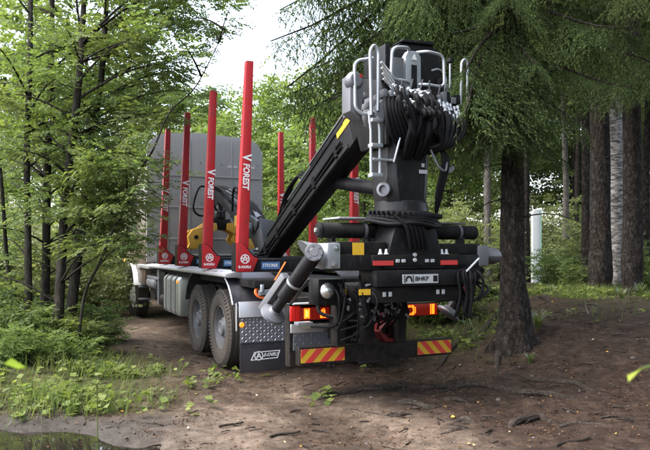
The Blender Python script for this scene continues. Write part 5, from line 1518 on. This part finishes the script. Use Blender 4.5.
# ------------------------------------------------------------------ bright wood behind the truck
GB = 'leafy trees of the bright wood behind the truck'
rb = np.random.default_rng(77)
bgt = []
for Y, lo, hi, n in ((36, -90, 180, 2), (48, -120, 185, 4), (30, 350, 470, 2), (38, 340, 700, 6), (48, 330, 800, 7)):
    for k in range(n):
        bgt.append((lo + (hi - lo) * (k + rb.uniform(.2, .8)) / n, Y * rb.uniform(.92, 1.08), int(rb.integers(1, 3)), rb.uniform(.85, 1.25)))
for px, Y, k, sc in bgt:
    x, y = by_px(px, Y)
    plant_tree('leafy_tree', 'leafy light green tree in the bright wood behind the truck', 'tree', dT[k][0], dT[k][1], x, y, rb.uniform(0, 6.28), sc * (1.0 if Y < 30 else 1.35), GB)
for px, Y, sc in ((220, 28, 1.1), (246, 36, 1.0), (278, 32, 1.0), (304, 27, 1.2), (262, 44, 1.15), (232, 46, 1.6), (294, 44, 1.9), (276, 52, 1.4), (205, 40, 1.7), (330, 20, .8), (372, 18, .8), (205, 20, .8)):
    x, y = by_px(px, Y)
    plant_tree('young_tree', 'low young leafy tree under the white gap of sky behind the truck', 'tree', dT[3][0], dT[3][1], x, y, rb.uniform(0, 6.28), sc, 'young trees in the gap behind the truck')

# ------------------------------------------------------------------ the clump of slim trees at the left
rc = np.random.default_rng(5)
trunks = [([(29, 345), (28, 240), (27, 150), (30, 60), (31, -60), (32, -220)], 10.5, 0.062, 'straight slim dark trunk, leftmost of the leafy clump at the left'),
          ([(43, 345), (46, 260), (47, 180), (50, 90), (52, -10), (50, -200)], 11.3, 0.085, 'dark trunk second from the left edge, in the leafy clump'),
          ([(56, 345), (62, 250), (66, 190), (77, 100), (84, 0), (92, -160)], 10.1, 0.080, 'lighter bent trunk in the middle of the leafy clump, leaning right'),
          ([(66, 345), (76, 270), (83, 215), (90, 150), (103, 60), (112, -120)], 10.9, 0.095, 'thick dark trunk leaning right, fourth of the leafy clump'),
          ([(76, 345), (84, 298), (100, 262), (112, 232), (127, 206), (139, 172), (153, 150), (170, 112), (196, 86), (225, 30)], 9.7, 0.023, 'thin crooked stem leaning far right in front of the truck cab'),
          ([(20, 345), (8, 270), (2, 190), (-6, 90), (-14, -80)], 10.9, 0.04, 'thin stem at the very left edge of the view')]
tw = []
for pth, Y, r0, lab in trunks:
    P = [at(px, py, Y + 0.25 * math.sin(i * 1.7)) for i, (px, py) in enumerate(pth)]
    tw.append((P, r0, lab, []))
ymax = lambda py: np.interp(py, [-150, 0, 60, 120, 170, 230, 290], [260, 238, 205, 190, 168, 142, 128])
Pl = [[] for _ in tw]; Dl = [[] for _ in tw]; Sl = [[] for _ in tw]
for i in range(222):
    py = rc.uniform(-120, 285) if i % 4 else rc.uniform(-40, 170)
    px = -25 + (ymax(py) + 25) * rc.random()
    if i >= 190: py = rc.uniform(140, 250); px = rc.uniform(92, 146)
    if py > 205 and i < 190 and rc.random() < 0.45: continue
    Y = rc.uniform(10.4, 13.0) if (i % 5 and i < 190) else rc.uniform(8.9, 10.6)
    if i < 190 and 15 < px < 112 and 110 < py < 300 and rc.random() < 0.5: continue
    tgt = at(px, py, Y)
    best, bd = 0, 1e9
    for j, (P, r0, _, _) in enumerate(tw):
        for q in smooth_path(P, 5):
            dd = (Vector((q.x, q.y, 0)) - Vector((tgt.x, tgt.y, 0))).length
            dz = (tgt.z - q.z)
            cost = abs(dd - 1.0) * 0.6 + abs(dz - 0.35 * dd) + (0.3 if j in (4, 5) else 0) + rc.random() * 0.3
            if cost < bd and (P[0].z < q.z) and r0 > 0: bd, best, src = cost, j, q.copy()
    if (tgt - src).length > 2.6 or (tgt - src).length < 0.3: tgt = src + (tgt - src).normalized() * min(2.2, max(0.6, (tgt - src).length))
    L = (tgt - src).length
    c = limb_curve(src, tgt, 0.10 * L, 6)
    tw[best][3].append((c, 0.010 + 0.007 * L))
    d = np.array(tgt - src) / L
    for k in range(int(4 + 3.8 * L)):
        t = 0.3 + 0.75 * rc.random()
        q = src.lerp(tgt, min(t, 1.05)); q.z += 0.1 * L * math.sin(math.pi * min(t, 1))
        Pl[best].append(np.array(q) + rc.normal(0, 0.09, 3))
        s = rc.normal(0, 1, 3); s[2] *= 0.25
        Dl[best].append(d * 0.7 + s * 0.6 + np.array([0, 0, -0.12])); Sl[best].append(rc.uniform(0.28, 0.48))
GC = 'slim trees of the leafy clump left of the truck'
for j, (P, r0, lab, limbs) in enumerate(tw):
    b = P[0].copy(); b.z = gz(b.x, b.y)
    t = thing('rowan_tree', lab, 'tree', b, 0, GC)
    sub = lambda v: v - b
    pts = [Vector((P[0].x, P[0].y, b.z - 0.15))] + P[1:]
    tmj = trunk_mesh('trunk', [sub(p) for p in pts], [r0 * 1.1, r0 * .85, r0 * .76, r0 * .66, r0 * .5, r0 * .25], M['dark_bark'] if j != 2 else M['grey_bark_dark'] if 'grey_bark_dark' in M else M['dark_bark'], 12, 0.05, [([sub(p) for p in lp], lr) for lp, lr in limbs], j)
    link_mesh('trunk', tmj, t)
    if Pl[j]:
        cmj = spray_mesh('crown', np.array(Pl[j]) - np.array(b), Dl[j], Sl[j], 'broad' if j in (1, 5) else 'pinnate', M['birch_leaf'] if j in (1, 5) else M['rowan'], rc)
        tag(link_mesh('crown', cmj, t), kind='stuff')

# ------------------------------------------------------------------ shrubs
bu = [bush(81, 1.0, 0.75, 230, 0.30, 'broad', M['bush_leaf']), bush(82, 0.8, 0.8, 220, 0.26, 'pinnate', M['birch_leaf']), bush(83, 2.2, 1.3, 420, 0.40, 'broad', M['far_leaf'])]
def shrub(x, y, k, sc, lab, grp, rz=None):
    t = thing('shrub', lab, 'shrub', (x, y, gz(x, y)), rb.uniform(0, 6.28) if rz is None else rz, grp)
    t.scale = (sc, sc, sc * rb.uniform(.85, 1.1))
    link_mesh('stems', bu[k][0], t); tag(link_mesh('foliage', bu[k][1], t), kind='stuff')
for px, Y, k, sc in ((-10, 9.4, 0, .75), (14, 9.9, 1, .75), (40, 9.8, 0, .6), (66, 10.2, 1, .75), (90, 10.3, 0, .6), (20, 10.9, 0, .85), (55, 11.3, 0, .8), (92, 11.6, 0, .75), (-30, 10.3, 0, 1.0), (75, 9.3, 1, .5), (28, 9.0, 1, .5), (-5, 8.6, 1, .55), (108, 11.9, 1, .55), (50, 9.1, 1, .4)):
    x, y = by_px(px, Y)
    shrub(x, y, k, sc, 'low leafy shrub around the feet of the slim trees at the left', 'shrubs under the left clump')
for px, Y, sc in ((-20, 14.5, 1.0), (20, 15.5, 1.1), (60, 14.8, 1.0), (95, 16.5, 1.1), (118, 18.5, 1.0), (0, 18, 1.3), (45, 19, 1.2), (140, 24, 1.1), (85, 22, 1.3)):
    x, y = by_px(px, Y)
    shrub(x, y, 2, sc, 'tall bright green bush seen between the slim left trunks', 'tall bushes behind the left clump')
for px, Y, k, sc in ((415, 12.5, 0, .8), (437, 12.0, 1, .9), (455, 11.8, 0, .8), (470, 13.0, 2, .6), (425, 14.5, 2, .6), (400, 14.0, 0, .9)):
    x, y = by_px(px, Y)
    shrub(x, y, k, sc, 'green shrub seen past the right end of the truck bumper', 'shrubs right of the truck')
for px, Y, k, sc in ((550, 17, 0, .9), (566, 19, 2, .7), (508, 20, 2, .8), (590, 20, 2, .8), (640, 17, 0, 1.0), (620, 19, 2, .7), (575, 15.5, 0, .6), (655, 14.0, 0, .8), (548, 24, 2, 1.1), (610, 25, 2, 1.1), (660, 26, 2, 1.2), (470, 20, 2, .9), (455, 25, 2, 1.1), (500, 28, 2, 1.2), (640, 22, 2, 1.0), (530, 27, 2, 1.2), (575, 29, 2, 1.3)):
    x, y = by_px(px, Y)
    shrub(x, y, k, sc, 'green bush growing between the trunks of the right wood', 'bushes of the right wood')
for px, Y, sc in ((225, 30, 1.3), (300, 26, 1.2), (345, 24, 1.2), (268, 32, 1.3), (380, 24, 1.1), (190, 26, 1.2), (320, 32, 1.4), (245, 36, 1.6), (290, 38, 1.6), (410, 28, 1.3)):
    x, y = by_px(px, Y)
    shrub(x, y, 2, sc, 'pale green bush behind the empty log bed', 'bushes behind the log bed')

# ------------------------------------------------------------------ ground cover
def scatter(n, x0, x1, y0, y1, prob, rg):
    X = rg.uniform(x0, x1, n); Y = rg.uniform(y0, y1, n)
    q = rg.random(n) < prob(X, Y)
    return X[q], Y[q]

def grass_prob(X, Y):
    xl, yl = to_truck(X, Y)
    a = sstep(-2.0, -3.4, xl + 0.9 * vnoise(X * 1.1, Y * 1.1, 33)) * sstep(6.2, 6.9, Y + 0.4 * vnoise(X * 2, Y * 2, 34)) * np.clip(0.42 + 1.6 * vnoise(X * 1.4, Y * 1.4, 61), 0.06, 1)
    b = sstep(1.2, 3.6, yl + 1.2 * vnoise(X * 1.2, Y * 1.2, 35)) * sstep(1.6, 2.6, xl) * np.clip(0.35 + 1.4 * vnoise(X * 1.3, Y * 1.3, 62), 0.0, 1)
    return np.clip(a + 0.8 * b, 0, 1)
rs = np.random.default_rng(21)
GRV = np.array([[-0.022, 0, 0], [0.022, 0, 0], [0.017, 0.10, 0.5], [-0.017, 0.10, 0.5], [0.0, 0.45, 0.95]])
GRF = np.array([[0, 1, 2], [0, 2, 3], [3, 2, 4]])
def blades(X, Y, rg, smin, smax, lean=0.4):
    n = len(X)
    az = rg.uniform(0, 6.28, n)
    Fm = np.zeros((n, 3, 3)); c, s = np.cos(az), np.sin(az); l = rg.normal(0, lean, n)
    Fm[:, 0, 0] = c; Fm[:, 1, 0] = s; Fm[:, 0, 1] = -s; Fm[:, 1, 1] = c; Fm[:, 2, 2] = 1
    Fm[:, 0, 2] = -s * l; Fm[:, 1, 2] = c * l
    return stamp(GRV, GRF, np.stack([X, Y, ground_z(X, Y) - 0.01], -1), Fm, rg.uniform(smin, smax, n))
X, Y = scatter(170000, -8.5, 7.5, 6.0, 14.5, lambda x, y: 0.75 * grass_prob(x, y), rs)
V, Fc = blades(X, Y, rs, 0.08, 0.27)
tag(link_mesh('grass', tri_mesh('grass', V, Fc, M['grass'])), 'short green grass on the verge and the wood floor', 'grass', kind='stuff')
# broad little herb leaves
def herb_prob(X, Y):
    return np.clip(0.8 * grass_prob(X, Y) + 0.0, 0, 1)
X, Y = scatter(40000, -8.5, 8.0, 6.1, 16.0, lambda x, y: herb_prob(x, y) * np.clip(0.5 + 2.0 * vnoise(x * 2.2, y * 2.2, 66), 0, 1), rs)
Xb, Yb = scatter(900, -3.2, 0.5, 6.4, 9.5, lambda x, y: 0.5 * np.clip(2.2 * vnoise(x * 1.5, y * 1.5, 67), 0, 1), rs)
X = np.concatenate([X, Xb]); Y = np.concatenate([Y, Yb])
P = []; D = []; S = []
for k in range(4):
    n = len(X); az = rs.uniform(0, 6.28, n)
    P.append(np.stack([X, Y, ground_z(X, Y) + 0.01 + rs.uniform(0, .10, n)], -1)); D.append(np.stack([np.cos(az), np.sin(az), rs.uniform(-.1, .6, n)], -1)); S.append(rs.uniform(0.045, 0.11, n))
P, D, S = np.concatenate(P), np.concatenate(D), np.concatenate(S)
V, Fc = stamp(LEAF_V * np.array([1.6, 1, 1]), LEAF_F, P, frames(D, rs.normal(0, .5, len(D))), S)
tag(link_mesh('ground_herbs', tri_mesh('ground_herbs', V, Fc, M['herb'])), 'small broad leaved herbs covering the verge', 'herbs', kind='stuff')
# litter of needles, bark and leaf scraps
X, Y = scatter(150000, -5.5, 6.5, 5.0, 13.5, lambda x, y: np.clip((0.8 - 0.35 * path_mask(x, y)) * sstep(9.5, 6.0, y) + 0.25, 0, 1) * np.clip(0.5 + 1.8 * vnoise(x * 2.4, y * 2.4, 71), 0.1, 1) * (1 - puddle_mask(x, y)), rs)
az = rs.uniform(0, 6.28, len(X))
D = np.stack([np.cos(az), np.sin(az), rs.normal(0, .18, len(X))], -1)
V, Fc = stamp(LEAF_V * np.array([0.5, 1, 1.2]), LEAF_F, np.stack([X, Y, ground_z(X, Y) + 0.006], -1), frames(D, rs.normal(0, .4, len(X))), 0.008 + 0.04 * rs.random(len(X)) ** 3)
tag(link_mesh('leaf_litter', tri_mesh('leaf_litter', V, Fc, M['litter'])), 'brown needles and scraps of bark strewn over the soil', 'litter', kind='stuff')
X, Y = scatter(6000, -5.5, 6.0, 5.1, 10.5, lambda x, y: 0.7 * np.clip(0.45 + 2.2 * vnoise(x * 1.8, y * 1.8, 73), 0.08, 1) * (1 - puddle_mask(x, y)), rs)
az = rs.uniform(0, 6.28, len(X)); D = np.stack([np.cos(az), np.sin(az), rs.normal(0, .2, len(X))], -1)
V, Fc = stamp(LEAF_V * np.array([0.9, 1, 2.0]), LEAF_F, np.stack([X, Y, ground_z(X, Y) + 0.008], -1), frames(D, rs.normal(0, .5, len(X))), 0.018 + 0.035 * rs.random(len(X)) ** 2)
tag(link_mesh('bark_scraps', tri_mesh('bark_scraps', V, Fc, M['litter'])), 'curled dead leaves and bark scraps on the path', 'bark scraps', kind='stuff')
X, Y = scatter(210, -5.0, 6.0, 5.3, 12.0, lambda x, y: 0.45 * (1 - puddle_mask(x, y)), rs)
az = rs.uniform(0, 6.28, len(X)); D = np.stack([np.cos(az), np.sin(az), rs.normal(0, .15, len(X))], -1)
V, Fc = stamp(LEAF_V * np.array([1.5, 1, 1.5]), LEAF_F, np.stack([X, Y, ground_z(X, Y) + 0.012], -1), frames(D, rs.normal(0, .4, len(X))), rs.uniform(0.02, 0.05, len(X)))
tag(link_mesh('fallen_leaves', tri_mesh('fallen_leaves', V, Fc, M['fallen'])), 'yellowed leaves fallen on the bare ground', 'fallen leaves', kind='stuff')
# bits afloat on the puddle
X, Y = scatter(700, -6.0, -1.1, 5.2, 6.3, lambda x, y: (puddle_mask(x, y) > 0.6) * 0.35, rs)
az = rs.uniform(0, 6.28, len(X)); D = np.stack([np.cos(az), np.sin(az), 0 * az], -1)
V, Fc = stamp(LEAF_V * np.array([1.0, 1, 0.2]), LEAF_F, np.stack([X, Y, np.full(len(X), -0.058)], -1), frames(D), 0.012 + 0.03 * rs.random(len(X)) ** 2)
tag(link_mesh('floating_bits', tri_mesh('floating_bits', V, Fc, M['litter'])), 'scraps of leaf floating on the puddle', 'leaf scraps', kind='stuff')
# pebbles
X, Y = scatter(900, -3.5, 5.0, 5.2, 10.5, lambda x, y: 0.25 * (1 - puddle_mask(x, y)), rs)
ico = bmesh.new(); bmesh.ops.create_icosphere(ico, subdivisions=1, radius=1.0)
iv = np.array([v.co[:] for v in ico.verts]) * np.array([1, .8, .55]); itf = np.array([[v.index for v in f.verts] for f in ico.faces]); ico.free()
az = rs.uniform(0, 6.28, len(X)); D = np.stack([np.cos(az), np.sin(az), rs.normal(0, .2, len(X))], -1)
V, Fc = stamp(iv, itf, np.stack([X, Y, ground_z(X, Y) + 0.003], -1), frames(D), rs.uniform(0.006, 0.022, len(X)) * (1 + 1.2 * (rs.random(len(X)) > .96)))
tag(link_mesh('pebbles', tri_mesh('pebbles', V, Fc, M['stone'], smooth=True)), 'small grey pebbles in the trodden soil', 'pebbles', kind='stuff')

# little broken twigs and cone scales
X, Y = scatter(1700, -3.5, 6.0, 5.2, 11.5, lambda x, y: (0.25 + 0.6 * sstep(-1.5, 1.0, x)) * (1 - puddle_mask(x, y)), rs)
az = rs.uniform(0, 6.28, len(X)); D = np.stack([np.cos(az), np.sin(az), rs.normal(0, .10, len(X))], -1)
tv = np.array([[-.045, 0, 0], [.045, 0, 0], [0, 0, .08], [-.03, 1, .05], [.03, 1, .05], [0, 1, .11], [-.04, .5, .09], [.04, .5, .05], [.0, .5, .14]])
tf = np.array([[0, 1, 7], [0, 7, 6], [1, 2, 8], [1, 8, 7], [2, 0, 6], [2, 6, 8], [6, 7, 4], [6, 4, 3], [7, 8, 5], [7, 5, 4], [8, 6, 3], [8, 3, 5]])
V, Fc = stamp(tv, tf, np.stack([X, Y, ground_z(X, Y) + 0.004], -1), frames(D), 0.03 + 0.16 * rs.random(len(X)) ** 2.5)
tag(link_mesh('broken_twigs', tri_mesh('broken_twigs', V, Fc, M['root_bark'])), 'thin broken twigs littering the ground', 'twigs', kind='stuff')

# grass tufts under the spruce
def tuft_mesh(seed, n, L):
    r = np.random.default_rng(seed)
    mb = []; vs = []; fs = []
    for i in range(n):
        az = r.uniform(0, 6.28); l = L * r.uniform(.6, 1.1); sp = r.uniform(.3, .9)
        d = np.array([math.cos(az), math.sin(az)]); w = np.array([-d[1], d[0]]) * 0.006
        b = len(vs); 
        for k in range(5):
            t = k / 4
            p = d * (0.03 + sp * l * t * t * 0.9); z = l * (t - 0.55 * sp * t * t * t) 
            ww = w * (1 - 0.9 * t)
            vs += [(p[0] - ww[0], p[1] - ww[1], z), (p[0] + ww[0], p[1] + ww[1], z)]
        for k in range(4):
            q = b + 2 * k; fs += [(q, q + 1, q + 3), (q, q + 3, q + 2)]
    return tri_mesh('blades', np.array(vs), np.array(fs), M['grass'])
tfm = [tuft_mesh(1, 90, 0.42), tuft_mesh(2, 60, 0.30)]
for px, py, k, sc, lab in ((538, 360, 0, 1.0, 'drooping grass tuft on the bank below the big spruce'), (552, 331, 1, 1.0, 'small grass tuft behind the foot of the big spruce'), (622, 340, 1, 1.1, 'grass tuft on the brown bank near the right edge'), (640, 316, 0, .9, 'large grass tuft at the top of the bank by the right edge'), (10, 352, 1, 1.0, 'short grass tuft at the verge on the far left'), (530, 372, 1, .7, 'little grass tuft lowest on the bank under the spruce')):
    p = on_ground(px, py)
    t = thing('grass_tuft', lab, 'grass tuft', p, px, 'grass tufts')
    t.scale = (sc, sc, sc); link_mesh('blades', tfm[k], t)

# fallen sticks
for k, (a, b, lab) in enumerate((((536, 381), (585, 384), 'dark fallen stick lying on the soil right of the roots'), ((219, 428), (243, 424), 'short fallen twig on the sandy track in the foreground'), ((556, 447), (590, 439), 'fallen stick at the lower right of the path'), ((150, 372), (166, 369), 'pale broken twig at the edge of the verge'), ((270, 438), (300, 433), 'thin twig on the track left of the lower roots'))):
    A, B = on_ground(*a, lift=0.012), on_ground(*b, lift=0.016)
    t = thing('fallen_stick', lab, 'stick', A, 0)
    mb = MB(); d = B - A; n = Vector((-d.y, d.x, 0)) * 0.12
    mb.tube(smooth_path([Vector((0, 0, 0)), d * 0.35 + n * 0.4, d * 0.7 - n * 0.2, d], 5), [0.012] * 8 + [0.009] * 8, 6)
    mb.tube([d * 0.5, d * 0.62 + n], 0.006, 5)
    mb.build('wood', M['root_bark'], t)

# ------------------------------------------------------------------ near sprigs, out of focus
def leafy_sprig(name, lab, base, tip, leaves, size, mat, smat):
    t = thing(name, lab, 'plant', base, 0)
    b = Vector(base); tip = Vector(tip)
    st = smooth_path([Vector((0, 0, 0)), Vector((0, 0, (tip.z - b.z) * 0.6)), Vector(((tip.x - b.x) * 0.15, 0, (tip.z - b.z) * 1.04)), tip - b], 8)
    MB().tube(st, 0.003, 5).build('stem', smat, t)
    P = []; D = []; S = []
    r = np.random.default_rng(len(lab))
    m = len(st)
    for k in range(leaves):
        i = int(m * (0.6 + 0.4 * (k + .5) / leaves)) if leaves > 1 else m - 1
        i = min(i, m - 1)
        P.append(np.array(st[i])); a = r.uniform(0, 6.28)
        D.append([math.cos(a), math.sin(a) * .5, r.uniform(-.3, .4)]); S.append(size * r.uniform(.7, 1.1))
    V, Fc = stamp(LEAF_V * np.array([1.3, 1, 1]), LEAF_F, np.array(P), frames(np.array(D), r.normal(0, .5, len(D))), np.array(S))
    link_mesh('leaves', tri_mesh('leaves', V, Fc, mat), t)
sx, sy = by_px(760, 1.25)
leafy_sprig('sapling', 'blurred bright green leaf tip poking in at the right edge', (sx + 0.1, sy, gz(sx, sy)), at(641, 369, 1.25), 6, 0.06, M['fresh'], M['herb'])
sx, sy = by_px(-110, 1.3)
leafy_sprig('sapling', 'blurred bright green leaf tip poking in at the left edge', (sx - 0.1, sy, gz(sx, sy)), at(4, 364, 1.3), 6, 0.06, M['fresh'], M['herb'])
sx, sy = by_px(92, 3.6)
leafy_sprig('tall_weed', 'thin yellowish weed standing blurred before the puddle', (sx + 0.03, sy, gz(sx, sy)), at(93, 392, 3.6), 16, 0.028, M['herb'], M['herb'])

# ------------------------------------------------------------------ unseen leaf mass behind and right of the camera, added for shade
rw = np.random.default_rng(301)
P = np.concatenate([np.stack([rw.uniform(2.5, 16, 1500), rw.uniform(-12, -4, 1500), rw.uniform(0.8, 15, 1500)], -1),
                    np.stack([rw.uniform(7.5, 13, 1500), rw.uniform(-6, 6.5, 1500), rw.uniform(0.8, 16, 1500)], -1)])
tag(link_mesh('unseen_shade_foliage', spray_mesh('unseen_shade_foliage', P, rw.normal(0, 1, P.shape) * np.array([1, 1, .4]), rw.uniform(1.0, 1.7, len(P)), 'broad', M['bush_leaf'], rw)), 'unseen leaf mass right of and behind the viewpoint, added for shade', 'wood', kind='stuff')

# each label says where the thing is to be found
def where(px):
    for lim, w in ((20, 'at the left edge'), (60, 'among the first two slim left trunks'), (115, 'between the slim leaning left trunks'), (180, 'over the truck cab'), (230, 'behind the left half of the grey headboard'),
                   (265, 'behind the right end of the grey headboard'), (305, 'between headboard and crane boom'), (350, 'behind the crane boom'), (420, 'behind the crane column'), (500, 'between the crane and the big spruce'),
                   (545, 'beside the white post'), (600, 'left of the thick dark spruce trunk'), (628, 'behind the mottled birch'), (660, 'at the right edge')):
        if px < lim: return w
    return 'just beyond the right edge'
def relabel(group, fmt):
    for o in [o for o in bpy.data.objects if o.get('group') == group and o.parent is None]:
        x, y = o.location.x, o.location.y
        px = CX + FPX * x / y
        dist = 'near' if y < 18 else ('farther' if y < 32 else 'farthest')
        o['label'] = fmt.format(d=dist, w=where(px))
relabel(GB, '{d} leafy light green tree standing {w}')
relabel('shrubs under the left clump', 'low shrub at the tree feet {w}')
relabel('young trees in the gap behind the truck', '{d} low young leafy tree {w}')
relabel('bushes of the right wood', '{d} green undergrowth bush {w}')
relabel('tall bushes behind the left clump', '{d} tall bright green bush {w}')
relabel('bushes behind the log bed', '{d} pale green bush {w}')
for o in [o for o in bpy.data.objects if o.get('label', '').startswith('spruce standing deep')]:
    o['label'] = 'spruce deep in the wood ' + where(CX + FPX * o.location.x / o.location.y)
for o in [o for o in bpy.data.objects if o.get('group') == 'shrubs right of the truck']:
    o['label'] = ('lower' if o.location.y < 13 else 'farther') + ' green shrub past the bumper end, ' + where(CX + FPX * o.location.x / o.location.y)
